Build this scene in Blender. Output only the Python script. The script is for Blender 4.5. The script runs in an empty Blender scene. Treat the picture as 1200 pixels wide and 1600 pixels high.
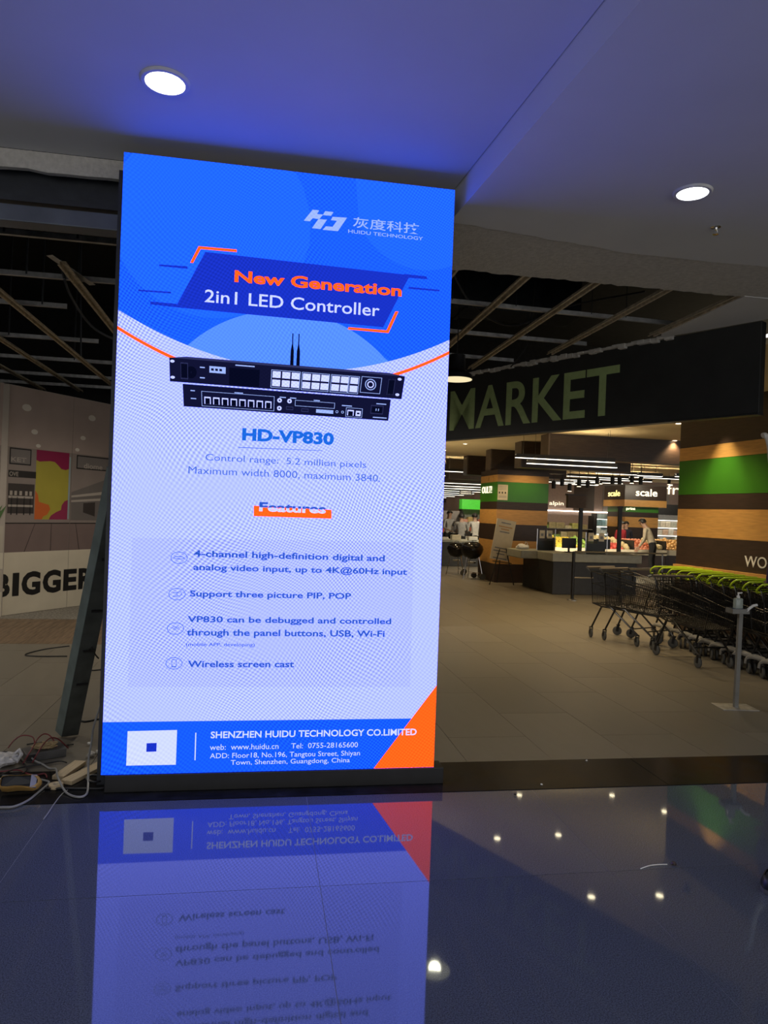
import bpy, bmesh, math, random
from math import sin, cos, pi, radians, atan2, sqrt, hypot
from mathutils import Vector, Matrix

random.seed(7)
SC = bpy.context.scene
COL = SC.collection

# ------------------------------------------------------------------ camera
CAM_H = 1.6
YAW = math.atan(190 / 1120.0)
ROLL = radians(2.12)
fw = Vector((sin(YAW), cos(YAW), 0)); rt = Vector((cos(YAW), -sin(YAW), 0)); upv = Vector((0, 0, 1))
cx_ = rt * cos(ROLL) + upv * sin(ROLL)
cy_ = -rt * sin(ROLL) + upv * cos(ROLL)
cam_d = bpy.data.cameras.new('camera')
cam = bpy.data.objects.new('camera', cam_d)
COL.objects.link(cam)
cam_d.lens = 1120 / 1600 * 36
cam_d.sensor_width = 36
cam_d.clip_start = 0.05
cam_d.clip_end = 120
cam.matrix_world = Matrix(((cx_.x, cy_.x, -fw.x, 0), (cx_.y, cy_.y, -fw.y, 0), (cx_.z, cy_.z, -fw.z, CAM_H), (0, 0, 0, 1)))
SC.camera = cam

# ------------------------------------------------------------------ world and exposure
w = bpy.data.worlds.new('world'); SC.world = w
w.use_nodes = True
w.node_tree.nodes['Background'].inputs[0].default_value = (1.0, 0.975, 0.94, 1)
w.node_tree.nodes['Background'].inputs[1].default_value = 1.2
SC.view_settings.view_transform = 'Standard'
SC.view_settings.look = 'None'
SC.view_settings.gamma = 1.0
SC.view_settings.use_curve_mapping = False
SC.view_settings.exposure = 0.0

# ------------------------------------------------------------------ helpers
def lin(h):
    h = h.lstrip('#')
    o = []
    for i in (0, 2, 4):
        c = int(h[i:i + 2], 16) / 255
        o.append(c / 12.92 if c <= 0.04045 else ((c + 0.055) / 1.055) ** 2.4)
    return tuple(o)

MATS = {}
def mat(name, color, rough=0.6, metal=0.0, var=0.12, scale=12.0, bump=0.0, bscale=60.0, ior=None, emit=None, es=0.0,
        trans=0.0, stretch=None, rvar=0.0, objrand=0.0):
    if name in MATS:
        return MATS[name]
    c = lin(color) if isinstance(color, str) else color
    m = bpy.data.materials.new(name); m.use_nodes = True
    nt = m.node_tree; N = nt.nodes; L = nt.links
    b = N['Principled BSDF']
    b.inputs['Roughness'].default_value = rough
    b.inputs['Metallic'].default_value = metal
    if ior: b.inputs['IOR'].default_value = ior
    if trans: b.inputs['Transmission Weight'].default_value = trans
    tc = N.new('ShaderNodeTexCoord')
    mp = N.new('ShaderNodeMapping')
    if stretch: mp.inputs['Scale'].default_value = stretch
    L.new(tc.outputs['Object'], mp.inputs['Vector'])
    nz = N.new('ShaderNodeTexNoise'); nz.inputs['Scale'].default_value = scale; nz.inputs['Detail'].default_value = 5
    L.new(mp.outputs['Vector'], nz.inputs['Vector'])
    rp = N.new('ShaderNodeValToRGB')
    rp.color_ramp.elements[0].position = 0.3; rp.color_ramp.elements[1].position = 0.7
    lo = tuple(max(0, x * (1 - var)) for x in c) + (1,); hi = tuple(x * (1 + var) for x in c) + (1,)
    rp.color_ramp.elements[0].color = lo; rp.color_ramp.elements[1].color = hi
    L.new(nz.outputs['Fac'], rp.inputs['Fac'])
    cout = rp.outputs['Color']
    if objrand:
        oi = N.new('ShaderNodeObjectInfo')
        mr = N.new('ShaderNodeMapRange'); mr.inputs['To Min'].default_value = 1 - objrand; mr.inputs['To Max'].default_value = 1 + objrand
        L.new(oi.outputs['Random'], mr.inputs['Value'])
        hs = N.new('ShaderNodeHueSaturation')
        L.new(mr.outputs['Result'], hs.inputs['Value']); L.new(cout, hs.inputs['Color']); cout = hs.outputs['Color']
    L.new(cout, b.inputs['Base Color'])
    if rvar:
        mr2 = N.new('ShaderNodeMapRange'); mr2.inputs['To Min'].default_value = max(0, rough - rvar); mr2.inputs['To Max'].default_value = rough + rvar
        L.new(nz.outputs['Fac'], mr2.inputs['Value']); L.new(mr2.outputs['Result'], b.inputs['Roughness'])
    if bump:
        n2 = N.new('ShaderNodeTexNoise'); n2.inputs['Scale'].default_value = bscale; n2.inputs['Detail'].default_value = 6
        L.new(mp.outputs['Vector'], n2.inputs['Vector'])
        bp = N.new('ShaderNodeBump'); bp.inputs['Strength'].default_value = bump; bp.inputs['Distance'].default_value = 0.01
        L.new(n2.outputs['Fac'], bp.inputs['Height']); L.new(bp.outputs['Normal'], b.inputs['Normal'])
    if es:
        e = lin(emit) if isinstance(emit, str) else (emit or c)
        b.inputs['Emission Color'].default_value = tuple(e) + (1,)
        b.inputs['Emission Strength'].default_value = es
    MATS[name] = m
    return m

class MB:
    def __init__(s):
        s.v = []; s.f = []; s.m = []
    def add(s, vs, fs, m=0):
        o = len(s.v); s.v += [tuple(p) for p in vs]
        for f in fs:
            s.f.append([i + o for i in f]); s.m.append(m)
        return s
    def box(s, x0, y0, z0, x1, y1, z1, m=0):
        return s.add([(x0, y0, z0), (x1, y0, z0), (x1, y1, z0), (x0, y1, z0), (x0, y0, z1), (x1, y0, z1), (x1, y1, z1), (x0, y1, z1)],
                     [(3, 2, 1, 0), (4, 5, 6, 7), (0, 1, 5, 4), (1, 2, 6, 5), (2, 3, 7, 6), (3, 0, 4, 7)], m)
    def bbox(s, x0, y0, z0, x1, y1, z1, b=0.01, m=0):
        """box with chamfered edges"""
        bm = bmesh.new()
        bmesh.ops.create_cube(bm, size=1)
        for v in bm.verts:
            v.co = Vector(((x0 + x1) / 2 + v.co.x * (x1 - x0), (y0 + y1) / 2 + v.co.y * (y1 - y0), (z0 + z1) / 2 + v.co.z * (z1 - z0)))
        bmesh.ops.bevel(bm, geom=list(bm.edges), offset=b, segments=2, affect='EDGES', profile=0.5)
        bm.verts.index_update()
        s.add([v.co[:] for v in bm.verts], [[v.index for v in f.verts] for f in bm.faces], m)
        bm.free(); return s
    def obox(s, c, ax, ay, az, m=0):
        c, ax, ay, az = Vector(c), Vector(ax), Vector(ay), Vector(az)
        vs = [c + sx * ax + sy * ay + sz * az for sz in (-1, 1) for (sx, sy) in ((-1, -1), (1, -1), (1, 1), (-1, 1))]
        return s.add(vs, [(3, 2, 1, 0), (4, 5, 6, 7), (0, 1, 5, 4), (1, 2, 6, 5), (2, 3, 7, 6), (3, 0, 4, 7)], m)
    def bar(s, p, q, wd, ht, up=(0, 0, 1), m=0):
        p, q = Vector(p), Vector(q); d = (q - p); l = d.length; d.normalize()
        u = Vector(up); sd = d.cross(u)
        if sd.length < 1e-4: sd = d.cross(Vector((1, 0, 0)))
        sd.normalize(); u = sd.cross(d)
        return s.obox((p + q) / 2, d * l / 2, sd * wd / 2, u * ht / 2, m)
    def tube(s, pts, r, n=6, m=0, closed=False):
        P = [Vector(p) for p in pts]; k = len(P)
        R = r if isinstance(r, (list, tuple)) else [r] * k
        rings = []; prev = None; o = len(s.v)
        for i in range(k):
            if closed: t = P[(i + 1) % k] - P[i - 1]
            else: t = (P[min(i + 1, k - 1)] - P[max(i - 1, 0)])
            if t.length < 1e-9: t = Vector((0, 0, 1))
            t.normalize()
            if prev is None:
                a = Vector((0, 0, 1)) if abs(t.z) < 0.9 else Vector((1, 0, 0))
                prev = t.cross(a).normalized()
            u = prev - t * prev.dot(t)
            if u.length < 1e-6: u = t.cross(Vector((1, 0, 0)))
            u.normalize(); v = t.cross(u); prev = u
            for j in range(n):
                a = 2 * pi * j / n
                s.v.append(tuple(P[i] + (u * cos(a) + v * sin(a)) * R[i]))
        rg = k if closed else k - 1
        for i in range(rg):
            i2 = (i + 1) % k
            for j in range(n):
                s.f.append([o + i * n + j, o + i * n + (j + 1) % n, o + i2 * n + (j + 1) % n, o + i2 * n + j]); s.m.append(m)
        if not closed:
            s.f.append([o + j for j in range(n)][::-1]); s.m.append(m)
            s.f.append([o + (k - 1) * n + j for j in range(n)]); s.m.append(m)
        return s
    def lathe(s, prof, n=20, c=(0, 0, 0), axis='z', m=0):
        o = len(s.v); k = len(prof)
        for (r, h) in prof:
            for j in range(n):
                a = 2 * pi * j / n
                p = (r * cos(a), r * sin(a), h)
                if axis == 'x': p = (h, p[0], p[1])
                if axis == 'y': p = (p[1], h, p[0])
                s.v.append((c[0] + p[0], c[1] + p[1], c[2] + p[2]))
        for i in range(k - 1):
            for j in range(n):
                s.f.append([o + i * n + j, o + i * n + (j + 1) % n, o + (i + 1) * n + (j + 1) % n, o + (i + 1) * n + j]); s.m.append(m)
        if prof[0][0] > 1e-6: s.f.append([o + j for j in range(n)][::-1]); s.m.append(m)
        if prof[-1][0] > 1e-6: s.f.append([o + (k - 1) * n + j for j in range(n)]); s.m.append(m)
        return s
    def ball(s, c, r, n=10, m=0):
        if not isinstance(r, (tuple, list)): r = (r, r, r)
        k = max(4, n // 2 + 1); o = len(s.v)
        for i in range(k + 1):
            ph = pi * i / k
            for j in range(n):
                a = 2 * pi * j / n
                s.v.append((c[0] + r[0] * sin(ph) * cos(a), c[1] + r[1] * sin(ph) * sin(a), c[2] - r[2] * cos(ph)))
        for i in range(k):
            for j in range(n):
                s.f.append([o + i * n + j, o + i * n + (j + 1) % n, o + (i + 1) * n + (j + 1) % n, o + (i + 1) * n + j]); s.m.append(m)
        return s
    def prism(s, poly, z0, z1, m=0):
        """poly in XY, extruded in z"""
        k = len(poly)
        ar = sum(poly[i][0] * poly[(i + 1) % k][1] - poly[(i + 1) % k][0] * poly[i][1] for i in range(k))
        if ar < 0: poly = poly[::-1]
        vs = [(p[0], p[1], z0) for p in poly] + [(p[0], p[1], z1) for p in poly]
        return s.add(vs, [list(range(k))[::-1], list(range(k, 2 * k))] + [[i, (i + 1) % k, k + (i + 1) % k, k + i] for i in range(k)], m)
    def plate(s, poly, y0, y1, m=0):
        """poly in XZ, from front y0 to back y1"""
        k = len(poly)
        ar = sum(poly[i][0] * poly[(i + 1) % k][1] - poly[(i + 1) % k][0] * poly[i][1] for i in range(k))
        if ar < 0: poly = poly[::-1]
        vs = [(p[0], y0, p[1]) for p in poly] + [(p[0], y1, p[1]) for p in poly]
        return s.add(vs, [list(range(k)), list(range(k, 2 * k))[::-1]] + [[(i + 1) % k, i, k + i, k + (i + 1) % k] for i in range(k)], m)
    def mesh(s, name, mats, smooth=False):
        me = bpy.data.meshes.new(name)
        me.from_pydata(s.v, [], s.f)
        if not isinstance(mats, (list, tuple)): mats = [mats]
        for a in mats: me.materials.append(a)
        me.polygons.foreach_set('material_index', s.m)
        if smooth: me.polygons.foreach_set('use_smooth', [True] * len(s.f))
        me.update()
        if smooth: me.set_sharp_from_angle(angle=radians(40))
        return me
    def build(s, name, mats, parent=None, loc=(0, 0, 0), rz=0.0, smooth=False):
        return place(s.mesh(name, mats, smooth), name, parent, loc, rz)

def place(me, name, parent=None, loc=(0, 0, 0), rz=0.0):
    o = bpy.data.objects.new(name, me); COL.objects.link(o)
    o.location = loc; o.rotation_euler = (0, 0, rz)
    if parent: o.parent = parent
    return o

def tag(o, label=None, cat=None, group=None, kind=None):
    if label: o['label'] = label
    if cat: o['category'] = cat
    if group: o['group'] = group
    if kind: o['kind'] = kind
    return o

def root(name, label, cat, loc=(0, 0, 0), rz=0.0, group=None):
    o = bpy.data.objects.new(name, None); COL.objects.link(o)
    o.empty_display_size = 0.1
    o.location = loc; o.rotation_euler = (0, 0, rz)
    return tag(o, label, cat, group)

def struct(o, label=None):
    o['kind'] = 'structure'
    if label: o['label'] = label
    return o

def kids(o): return [c for c in bpy.data.objects if c.parent == o]
def copy_tree(o, parent=None, cache={}):
    c = o.copy(); COL.objects.link(c)
    if parent: c.parent = parent
    for ch in kids(o): copy_tree(ch, c)
    return c

def text_mesh(body, bold=0.0, extrude=0.0, res=3):
    cu = bpy.data.curves.new('lettering', 'FONT')
    cu.body = body; cu.size = 1.0; cu.offset = bold; cu.extrude = extrude
    cu.resolution_u = res; cu.align_x = 'LEFT'
    ob = bpy.data.objects.new('lettering_tmp', cu); COL.objects.link(ob)
    dg = bpy.context.evaluated_depsgraph_get()
    me = bpy.data.meshes.new_from_object(ob.evaluated_get(dg))
    bpy.data.objects.remove(ob); bpy.data.curves.remove(cu)
    return me

def text_obj(name, body, rect, m, parent, bold=0.0, depth=0.0, yfront=0.0, res=3):
    """letters fitted to rect (x0,z0,x1,z1) in the parent's XZ plane, facing -y; depth = thickness behind yfront"""
    me = text_mesh(body, bold, 0.5 if depth else 0.0, res)
    xs = [v.co.x for v in me.vertices]; ys = [v.co.y for v in me.vertices]
    ax, bx, ay, by = min(xs), max(xs), min(ys), max(ys)
    x0, z0, x1, z1 = rect
    for v in me.vertices:
        X = x0 + (v.co.x - ax) / (bx - ax) * (x1 - x0); Z = z0 + (v.co.y - ay) / (by - ay) * (z1 - z0)
        Y = yfront + (0.5 - v.co.z) * depth if depth else yfront
        v.co = (X, Y, Z)
    me.materials.clear(); me.materials.append(m)
    me.name = name; me.update()
    if not depth and ' ' in body.strip():
        # one part per word: cluster the letter islands by the gaps between them
        bm = bmesh.new(); bm.from_mesh(me); isl = []; seen = set()
        for v in bm.verts:
            if v in seen: continue
            st = [v]; seen.add(v); g = []
            while st:
                q = st.pop(); g.append(q)
                for e in q.link_edges:
                    o2 = e.other_vert(q)
                    if o2 not in seen: seen.add(o2); st.append(o2)
            isl.append((min(q.co.x for q in g), max(q.co.x for q in g), g))
        isl.sort(key=lambda t: t[0]); thr = 0.15 * (x1 - x0) / (bx - ax); words = []
        for a_, b_, g in isl:
            if words and a_ - words[-1][0] < thr: words[-1][0] = max(words[-1][0], b_); words[-1][1] += g
            else: words.append([b_, list(g)])
        out = None
        for b_, g in words:
            ix = {v: i for i, v in enumerate(g)}; gs = set(g)
            fs = [[ix[v] for v in f.verts] for f in bm.faces if f.verts[0] in gs]
            wm = bpy.data.meshes.new(name); wm.from_pydata([v.co[:] for v in g], [], fs); wm.materials.append(m); wm.update()
            out = place(wm, name, parent)
        bm.free(); bpy.data.meshes.remove(me)
        return out
    return place(me, name, parent)

def spot(name, parent, loc, power, color=(1, 0.8, 0.55), angle=120, blend=0.6, size=0.06, target=(0, 0, -1)):
    d = bpy.data.lights.new(name, 'SPOT'); d.energy = power; d.color = color
    d.spot_size = radians(angle); d.spot_blend = blend; d.shadow_soft_size = size
    o = bpy.data.objects.new(name, d); COL.objects.link(o); o.location = loc
    o.rotation_euler = Vector(target).to_track_quat('-Z', 'Y').to_euler()
    if parent: o.parent = parent
    return o

# ------------------------------------------------------------------ materials
M = {}
M['granite'] = mat('polished_granite', (0.076, 0.086, 0.106), 0.036, var=0.55, scale=210, rvar=0.012, ior=1.58, objrand=0.06)
M['granite'].node_tree.nodes['Principled BSDF'].inputs['Specular Tint'].default_value = (0.66, 0.90, 1.0, 1)
M['grout_light'] = mat('pale_grout', '#6b6f72', 0.8)
M['black_stone'] = mat('black_threshold_stone', (0.012, 0.0122, 0.0128), 0.2, var=0.5, scale=9, rvar=0.06, ior=1.13, bump=0.03, bscale=30)
M['tile'] = mat('greige_floor_tile', (0.165, 0.147, 0.115), 0.38, var=0.10, scale=3.2, rvar=0.05, objrand=0.07, stretch=(3, 0.7, 1))
M['wood_floor'] = mat('oak_plank', (0.165, 0.112, 0.068), 0.5, var=0.5, scale=4, stretch=(9, 0.8, 1), objrand=0.12)
M['pebble'] = mat('pebble_dash', (0.22, 0.20, 0.165), 0.8, var=0.6, scale=38, bump=0.6, bscale=40)
M['ceil'] = mat('painted_plasterboard', (0.60, 0.60, 0.60), 0.75, var=0.03, scale=2.0)
M['plaster'] = mat('rough_plaster', (0.50, 0.48, 0.44), 0.85, var=0.12, scale=30, bump=0.8, bscale=55)
M['void'] = mat('black_void_slab', (0.012, 0.012, 0.013), 0.9, var=0.3)  # plain near-black for the slab and walls around the void
M['galv'] = mat('galvanised_steel', (0.42, 0.42, 0.42), 0.45, metal=0.8, var=0.25, scale=14)
M['dustmetal'] = mat('dusty_channel', (0.46, 0.39, 0.28), 0.6, metal=0.0, var=0.35, scale=20)
M['darksteel'] = mat('dark_painted_steel', (0.03, 0.034, 0.042), 0.45, metal=0.3, var=0.25, scale=9)
M['bluesteel'] = mat('grey_blue_beam', (0.11, 0.125, 0.155), 0.4, metal=0.5, var=0.3, scale=3)
M['greensteel'] = mat('grey_green_painted_steel', (0.14, 0.175, 0.165), 0.55, metal=0.0, var=0.22, scale=8)
M['black'] = mat('black_plastic', (0.012, 0.012, 0.013), 0.45, var=0.2)
M['blackmetal'] = mat('black_metal', (0.016, 0.016, 0.018), 0.35, metal=0.4, var=0.2)
M['chrome'] = mat('brushed_chrome', (0.62, 0.62, 0.63), 0.25, metal=1.0, var=0.05)
M['fascia'] = mat('charcoal_fascia_board', (0.017, 0.018, 0.018), 0.6, var=0.22, scale=4)
M['marketgreen'] = mat('olive_green_letters', (0.33, 0.43, 0.18), 0.6, var=0.1)
M['brownwood'] = mat('dark_brown_laminate', (0.040, 0.024, 0.017), 0.42, var=0.25, scale=5, stretch=(1, 1, 9))
M['tanwood'] = mat('honey_oak_laminate', (0.55, 0.295, 0.085), 0.4, var=0.14, scale=5, stretch=(1, 1, 9))
M['greenpanel'] = mat('leaf_green_panel', (0.045, 0.20, 0.014), 0.33, var=0.05, scale=4)
M['cream'] = mat('cream_ceiling', (0.74, 0.60, 0.36), 0.8, var=0.04, scale=2)
M['counter'] = mat('grey_worktop', (0.33, 0.33, 0.27), 0.4, var=0.08)
M['counterbase'] = mat('charcoal_counter', (0.02, 0.02, 0.021), 0.5, var=0.2)
M['white'] = mat('white_plastic', (0.72, 0.71, 0.67), 0.5, var=0.05)
M['paper'] = mat('cream_paper', (0.72, 0.64, 0.48), 0.8, var=0.04)
M['ink'] = mat('dark_print', (0.02, 0.02, 0.02), 0.7, var=0.1)
M['lime'] = mat('lime_green_plastic', (0.52, 0.74, 0.03), 0.3, var=0.05)
M['greyplastic'] = mat('grey_plastic', (0.24, 0.24, 0.235), 0.45, var=0.15)
M['rubber'] = mat('grey_rubber_wheel', (0.075, 0.075, 0.07), 0.6, var=0.2)
M['wire'] = mat('black_lacquered_wire', (0.012, 0.012, 0.013), 0.3, metal=0.3, var=0.2)
M['whitelight'] = mat('cool_lamp_lens', (1, 1, 1), emit=(0.95, 0.98, 1.0), es=9.0)
M['warmlight'] = mat('warm_lamp_lens', (1, 1, 1), emit=(1.0, 0.80, 0.5), es=16.0)
M['linelight'] = mat('linear_lamp_lens', (1, 1, 1), emit=(1.0, 0.93, 0.8), es=3.0)
M['signglow'] = mat('lit_sign_letter', (1, 1, 1), emit=(1.0, 0.86, 0.60), es=1.5)
M['rimwhite'] = mat('white_lamp_rim', (0.6, 0.6, 0.6), 0.5, var=0.05)
M['glass'] = mat('clear_acrylic', (0.9, 0.93, 0.92), 0.05, trans=1.0, ior=1.1, var=0.01)
M['mauve'] = mat('mauve_wall', (0.26, 0.19, 0.17), 0.7, var=0.08)
M['taupe'] = mat('taupe_wall', (0.22, 0.20, 0.19), 0.7, var=0.08)
M['offcut'] = mat('pine_offcut', (0.46, 0.36, 0.22), 0.6, var=0.16, scale=9, stretch=(1, 9, 1))
M['skin'] = mat('skin', (0.42, 0.25, 0.17), 0.5, var=0.05)
M['hair'] = mat('dark_hair', (0.014, 0.011, 0.01), 0.5, var=0.3, scale=60)

# ================================================================== SETTING: floors
floor = struct(MB().box(-9, -5, -0.10, 26, 44, -0.012).build('floor', mat('dark_grout', '#38342c', 0.85)))
MB().box(-6.3, -4.6, -0.0118, 7.0, 3.998, -0.0012).build('grout_bed', M['grout_light'], floor)

TILE_CACHE = {}
def slab(name, x0, y0, x1, y1, m, key, top=0.0, gap=0.0025, th=0.012):
    k = (key, round(x1 - x0, 3), round(y1 - y0, 3), top)
    if k not in TILE_CACHE:
        TILE_CACHE[k] = MB().box(gap, gap, -th, x1 - x0 - gap, y1 - y0 - gap, 0).mesh(name, m)
    return place(TILE_CACHE[k], name, floor, (x0, y0, top))

ys = [-4.6, -3.56, -2.24, -0.92, 0.40, 1.72, 3.04, 4.0]
for i in range(-5, 6):
    xa = 0.30 + 1.32 * i
    for a, b in zip(ys[:-1], ys[1:]):
        slab('granite_tile', xa, a, xa + 1.32, b, M['granite'], 'granite', gap=0.0014, th=0.0011)
for xa, xb in ((-6.3, -1.9), (-1.9, 2.5), (2.5, 6.9)):
    slab('threshold_stone', xa, 4.0, xb, 4.48, M['black_stone'], 'thr', top=0.003)

far = MB()
W_, L_ = 0.585, 1.25
for ci in range(-14, 37):
    xa = 1.37 + W_ * ci
    off = 4.98 if ci % 2 == 0 else 5.57
    y = off - L_
    while y < 43:
        a, b = max(y, 4.48), y + L_
        left = xa < 0.7
        if left: b = min(b, 8.45)
        b = min(b, 43.5)
        if b - a > 0.02:
            if -7.0 < xa < 5.8 and a < 12.5:
                slab('floor_tile', xa, a, xa + W_, b, M['tile'], 'tile', gap=0.0018)
            elif xa > 2.0:
                far.box(xa + 0.0018, a + 0.0018, -0.012, xa + W_ - 0.0018, b - 0.0018, 0)
        y += L_
        if left and y > 8.45: break
tag(far.build('floor_tile_field', M['tile'], floor), kind='stuff')
pm = MB().box(0.001, 0.001, -0.012, 0.149, 1.749, 0).mesh('wood_plank', M['wood_floor'])
for i in range(44):
    place(pm, 'wood_plank', floor, (-7.1 + 0.15 * i, 8.45, 0.001))
MB().box(-7.1, 10.2, -0.012, 0.7, 14, 0.004).build('pebble_strip', M['pebble'], floor)

# ================================================================== SETTING: ceilings
def edge_x(y):               # line of the step between the high and the low ceiling
    return 1.098 + (4.3 - y) * 0.078
U, LO = 3.61, 3.44
up = MB().prism([(-9, -5), (edge_x(-5), -5), (edge_x(4.43), 4.43), (-9, 4.43)], U, U + 0.12)
struct(up.build('ceiling', M['ceil']))
rr = random.Random(3)
def ragged(p, q, n, amp):
    out = []
    for i in range(n + 1):
        t = i / n
        out.append((p[0] + (q[0] - p[0]) * t + rr.uniform(-amp, amp) * 0.6, p[1] + (q[1] - p[1]) * t + rr.uniform(-amp, amp)))
    return out
crack = ragged((1.10, 4.39), (2.3, 4.57), 14, 0.012) + ragged((2.4, 4.58), (9.0, 4.60), 20, 0.012)
low = MB().prism([(edge_x(-5), -5), (9, -5)] + crack[::-1], LO, LO + 0.29)
struct(low.build('ceiling_lowered', M['ceil']))
brk = ragged((1.10, 5.24), (3.70, 5.25), 46, 0.018)
strip = MB().prism(crack + [(9, 5.2), (3.9, 5.2)] + brk[::-1], LO + 0.004, LO + 0.03)
struct(strip.build('trim_1', M['plaster']))
tri = MB().prism([(3.76, 5.21), (9, 5.21), (9, 5.6), (4.42, 5.62), (4.36, 5.74), (3.86, 6.6), (3.80, 6.5)], LO, LO + 0.02)
struct(tri.build('ceiling_patch', M['ceil']))
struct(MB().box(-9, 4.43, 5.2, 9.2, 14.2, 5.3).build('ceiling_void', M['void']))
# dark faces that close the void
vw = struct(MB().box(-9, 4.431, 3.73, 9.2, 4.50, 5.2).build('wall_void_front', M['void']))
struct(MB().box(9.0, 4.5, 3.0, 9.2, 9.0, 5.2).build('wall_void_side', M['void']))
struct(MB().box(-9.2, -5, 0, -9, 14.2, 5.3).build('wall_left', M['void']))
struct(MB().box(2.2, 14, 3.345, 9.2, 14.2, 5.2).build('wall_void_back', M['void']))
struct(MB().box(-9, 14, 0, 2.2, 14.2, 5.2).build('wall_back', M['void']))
# bulkhead edge over the shutter on the left
bt = [(-9 + i * 0.11, 3.5 + rr.uniform(-0.008, 0.008)) for i in range(92)]
bt = [p for p in bt if p[0] < 1.0] + [(1.06, 3.5)]
struct(MB().plate(bt + [(1.06, U - 0.002), (-9, U - 0.002)], 4.432, 4.47).build('trim_2', M['plaster']))
hs = root('shutter_housing', 'dark roller shutter housing with steel rails under the broken ceiling edge', 'shutter', (0, 4.5, 3.21))
MB().box(-9, 0.06, 0.18, 1.05, 0.5, 0.40).build('drum_cover', M['darksteel'], hs)
MB().box(-9, 0.0, 0.13, 1.05, 0.06, 0.165).build('guide_rail', M['darksteel'], hs)
MB().bbox(-9, -0.03, 0.0, 1.0, 0.10, 0.098, 0.006).build('steel_beam', M['bluesteel'], hs)

# ------------------------------------------------------------------ ceiling grids left bare in the void
def channel(mb, p, q, wd=0.05, ht=0.026, m=0):
    """hat-section furring channel: web, two flanges, two lips"""
    p, q = Vector(p), Vector(q); d = (q - p).normalized(); sd = d.cross(Vector((0, 0, 1))).normalized()
    t = 0.0025
    mb.bar(p + Vector((0, 0, ht)), q + Vector((0, 0, ht)), wd * 0.6, t, m=m)
    for s_ in (-1, 1):
        mb.bar(p + sd * s_ * wd * 0.3 + Vector((0, 0, ht / 2)), q + sd * s_ * wd * 0.3 + Vector((0, 0, ht / 2)), t, ht, m=m)
        mb.bar(p + sd * s_ * wd * 0.41, q + sd * s_ * wd * 0.41, wd * 0.24, t, m=m)
g1 = root('ceiling_grid', 'bare metal ceiling channels in the hole before the dark market fascia', 'ceiling grid', (2.5, 6.0, LO + 0.01))
for xa, ya, yb in ((1.94, 5.15, 8.9), (2.51, 5.15, 8.8), (3.12, 5.15, 7.7), (3.74, 5.15, 6.62), (1.36, 5.15, 9.3)):
    mb = MB(); channel(mb, (xa - 2.5, ya - 6, 0), (xa - 2.5 + 0.02, yb - 6, 0), 0.07, 0.03); mb.build('furring_channel', M['dustmetal'], g1)
for yy, xb in ((6.25, 4.0), (7.25, 3.4), (8.3, 2.95)):
    mb = MB()
    mb.bar((1.2 - 2.5, yy - 6.05, 0.055), (xb - 2.5, yy - 6 + 0.06, 0.055), 0.004, 0.042)
    mb.bar((1.2 - 2.5, yy - 6.05, 0.036), (xb - 2.5, yy - 6 + 0.06, 0.036), 0.03, 0.003)
    mb.build('cross_channel', M['galv'], g1)
for xa, ya in ((1.6, 6.2), (2.2, 6.22), (2.95, 6.26), (1.8, 7.2), (2.7, 7.24), (3.3, 6.27)):
    MB().tube([(xa - 2.5, ya - 6, 0.06), (xa - 2.5, ya - 6, 1.75)], 0.004, 5).build('hanger_rod', M['darksteel'], g1)
g2 = root('ceiling_grid', 'bare metal ceiling channels above the printed hoarding left of the screen', 'ceiling grid', (-2.5, 8.0, LO + 0.01))
for xa, ya, yb, z in ((-2.40, 5.3, 12.0, 0), (-3.08, 5.5, 12.9, 0), (-1.62, 6.0, 8.3, 0.0), (-3.7, 6, 13, 0), (-1.0, 5.4, 12.5, 0), (-0.4, 5.4, 12, 0)):
    mb = MB(); channel(mb, (xa + 2.5, ya - 8, z), (xa + 2.5 - 0.03, yb - 8, z), 0.075, 0.03); mb.build('furring_channel', M['dustmetal'], g2)
for yy, xa, xb in ((5.54, -5, 1), (6.53, -5, 1), (7.5, -5, -1.97), (9.02, -5, -2.0), (10.35, -5, 1), (11.65, -5, 1), (12.6, -5, 1)):
    mb = MB()
    mb.bar((xa + 2.5, yy - 8, 0.06), (xb + 2.5, yy - 8, 0.06), 0.004, 0.05)
    mb.bar((xa + 2.5, yy - 8.015, 0.036), (xb + 2.5, yy - 8.015, 0.036), 0.035, 0.003)
    mb.build('cross_channel', M['galv'], g2)
for xa, ya in ((-2.05, 6.53), (-1.62, 6.53), (-2.2, 7.5), (-1.9, 5.54), (-3.0, 9.02), (-1.4, 5.54), (-2.6, 10.35)):
    MB().tube([(xa + 2.5, ya - 8, 0.06), (xa + 2.5, ya - 8, 1.75)], 0.010, 5).build('hanger_rod', M['darksteel'], g2)
mb = MB(); mb.bar((0.75, -1.9, 0.10), (0.98, -1.45, 0.02), 0.06, 0.004); mb.build('bent_strap', M['galv'], g2)
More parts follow.
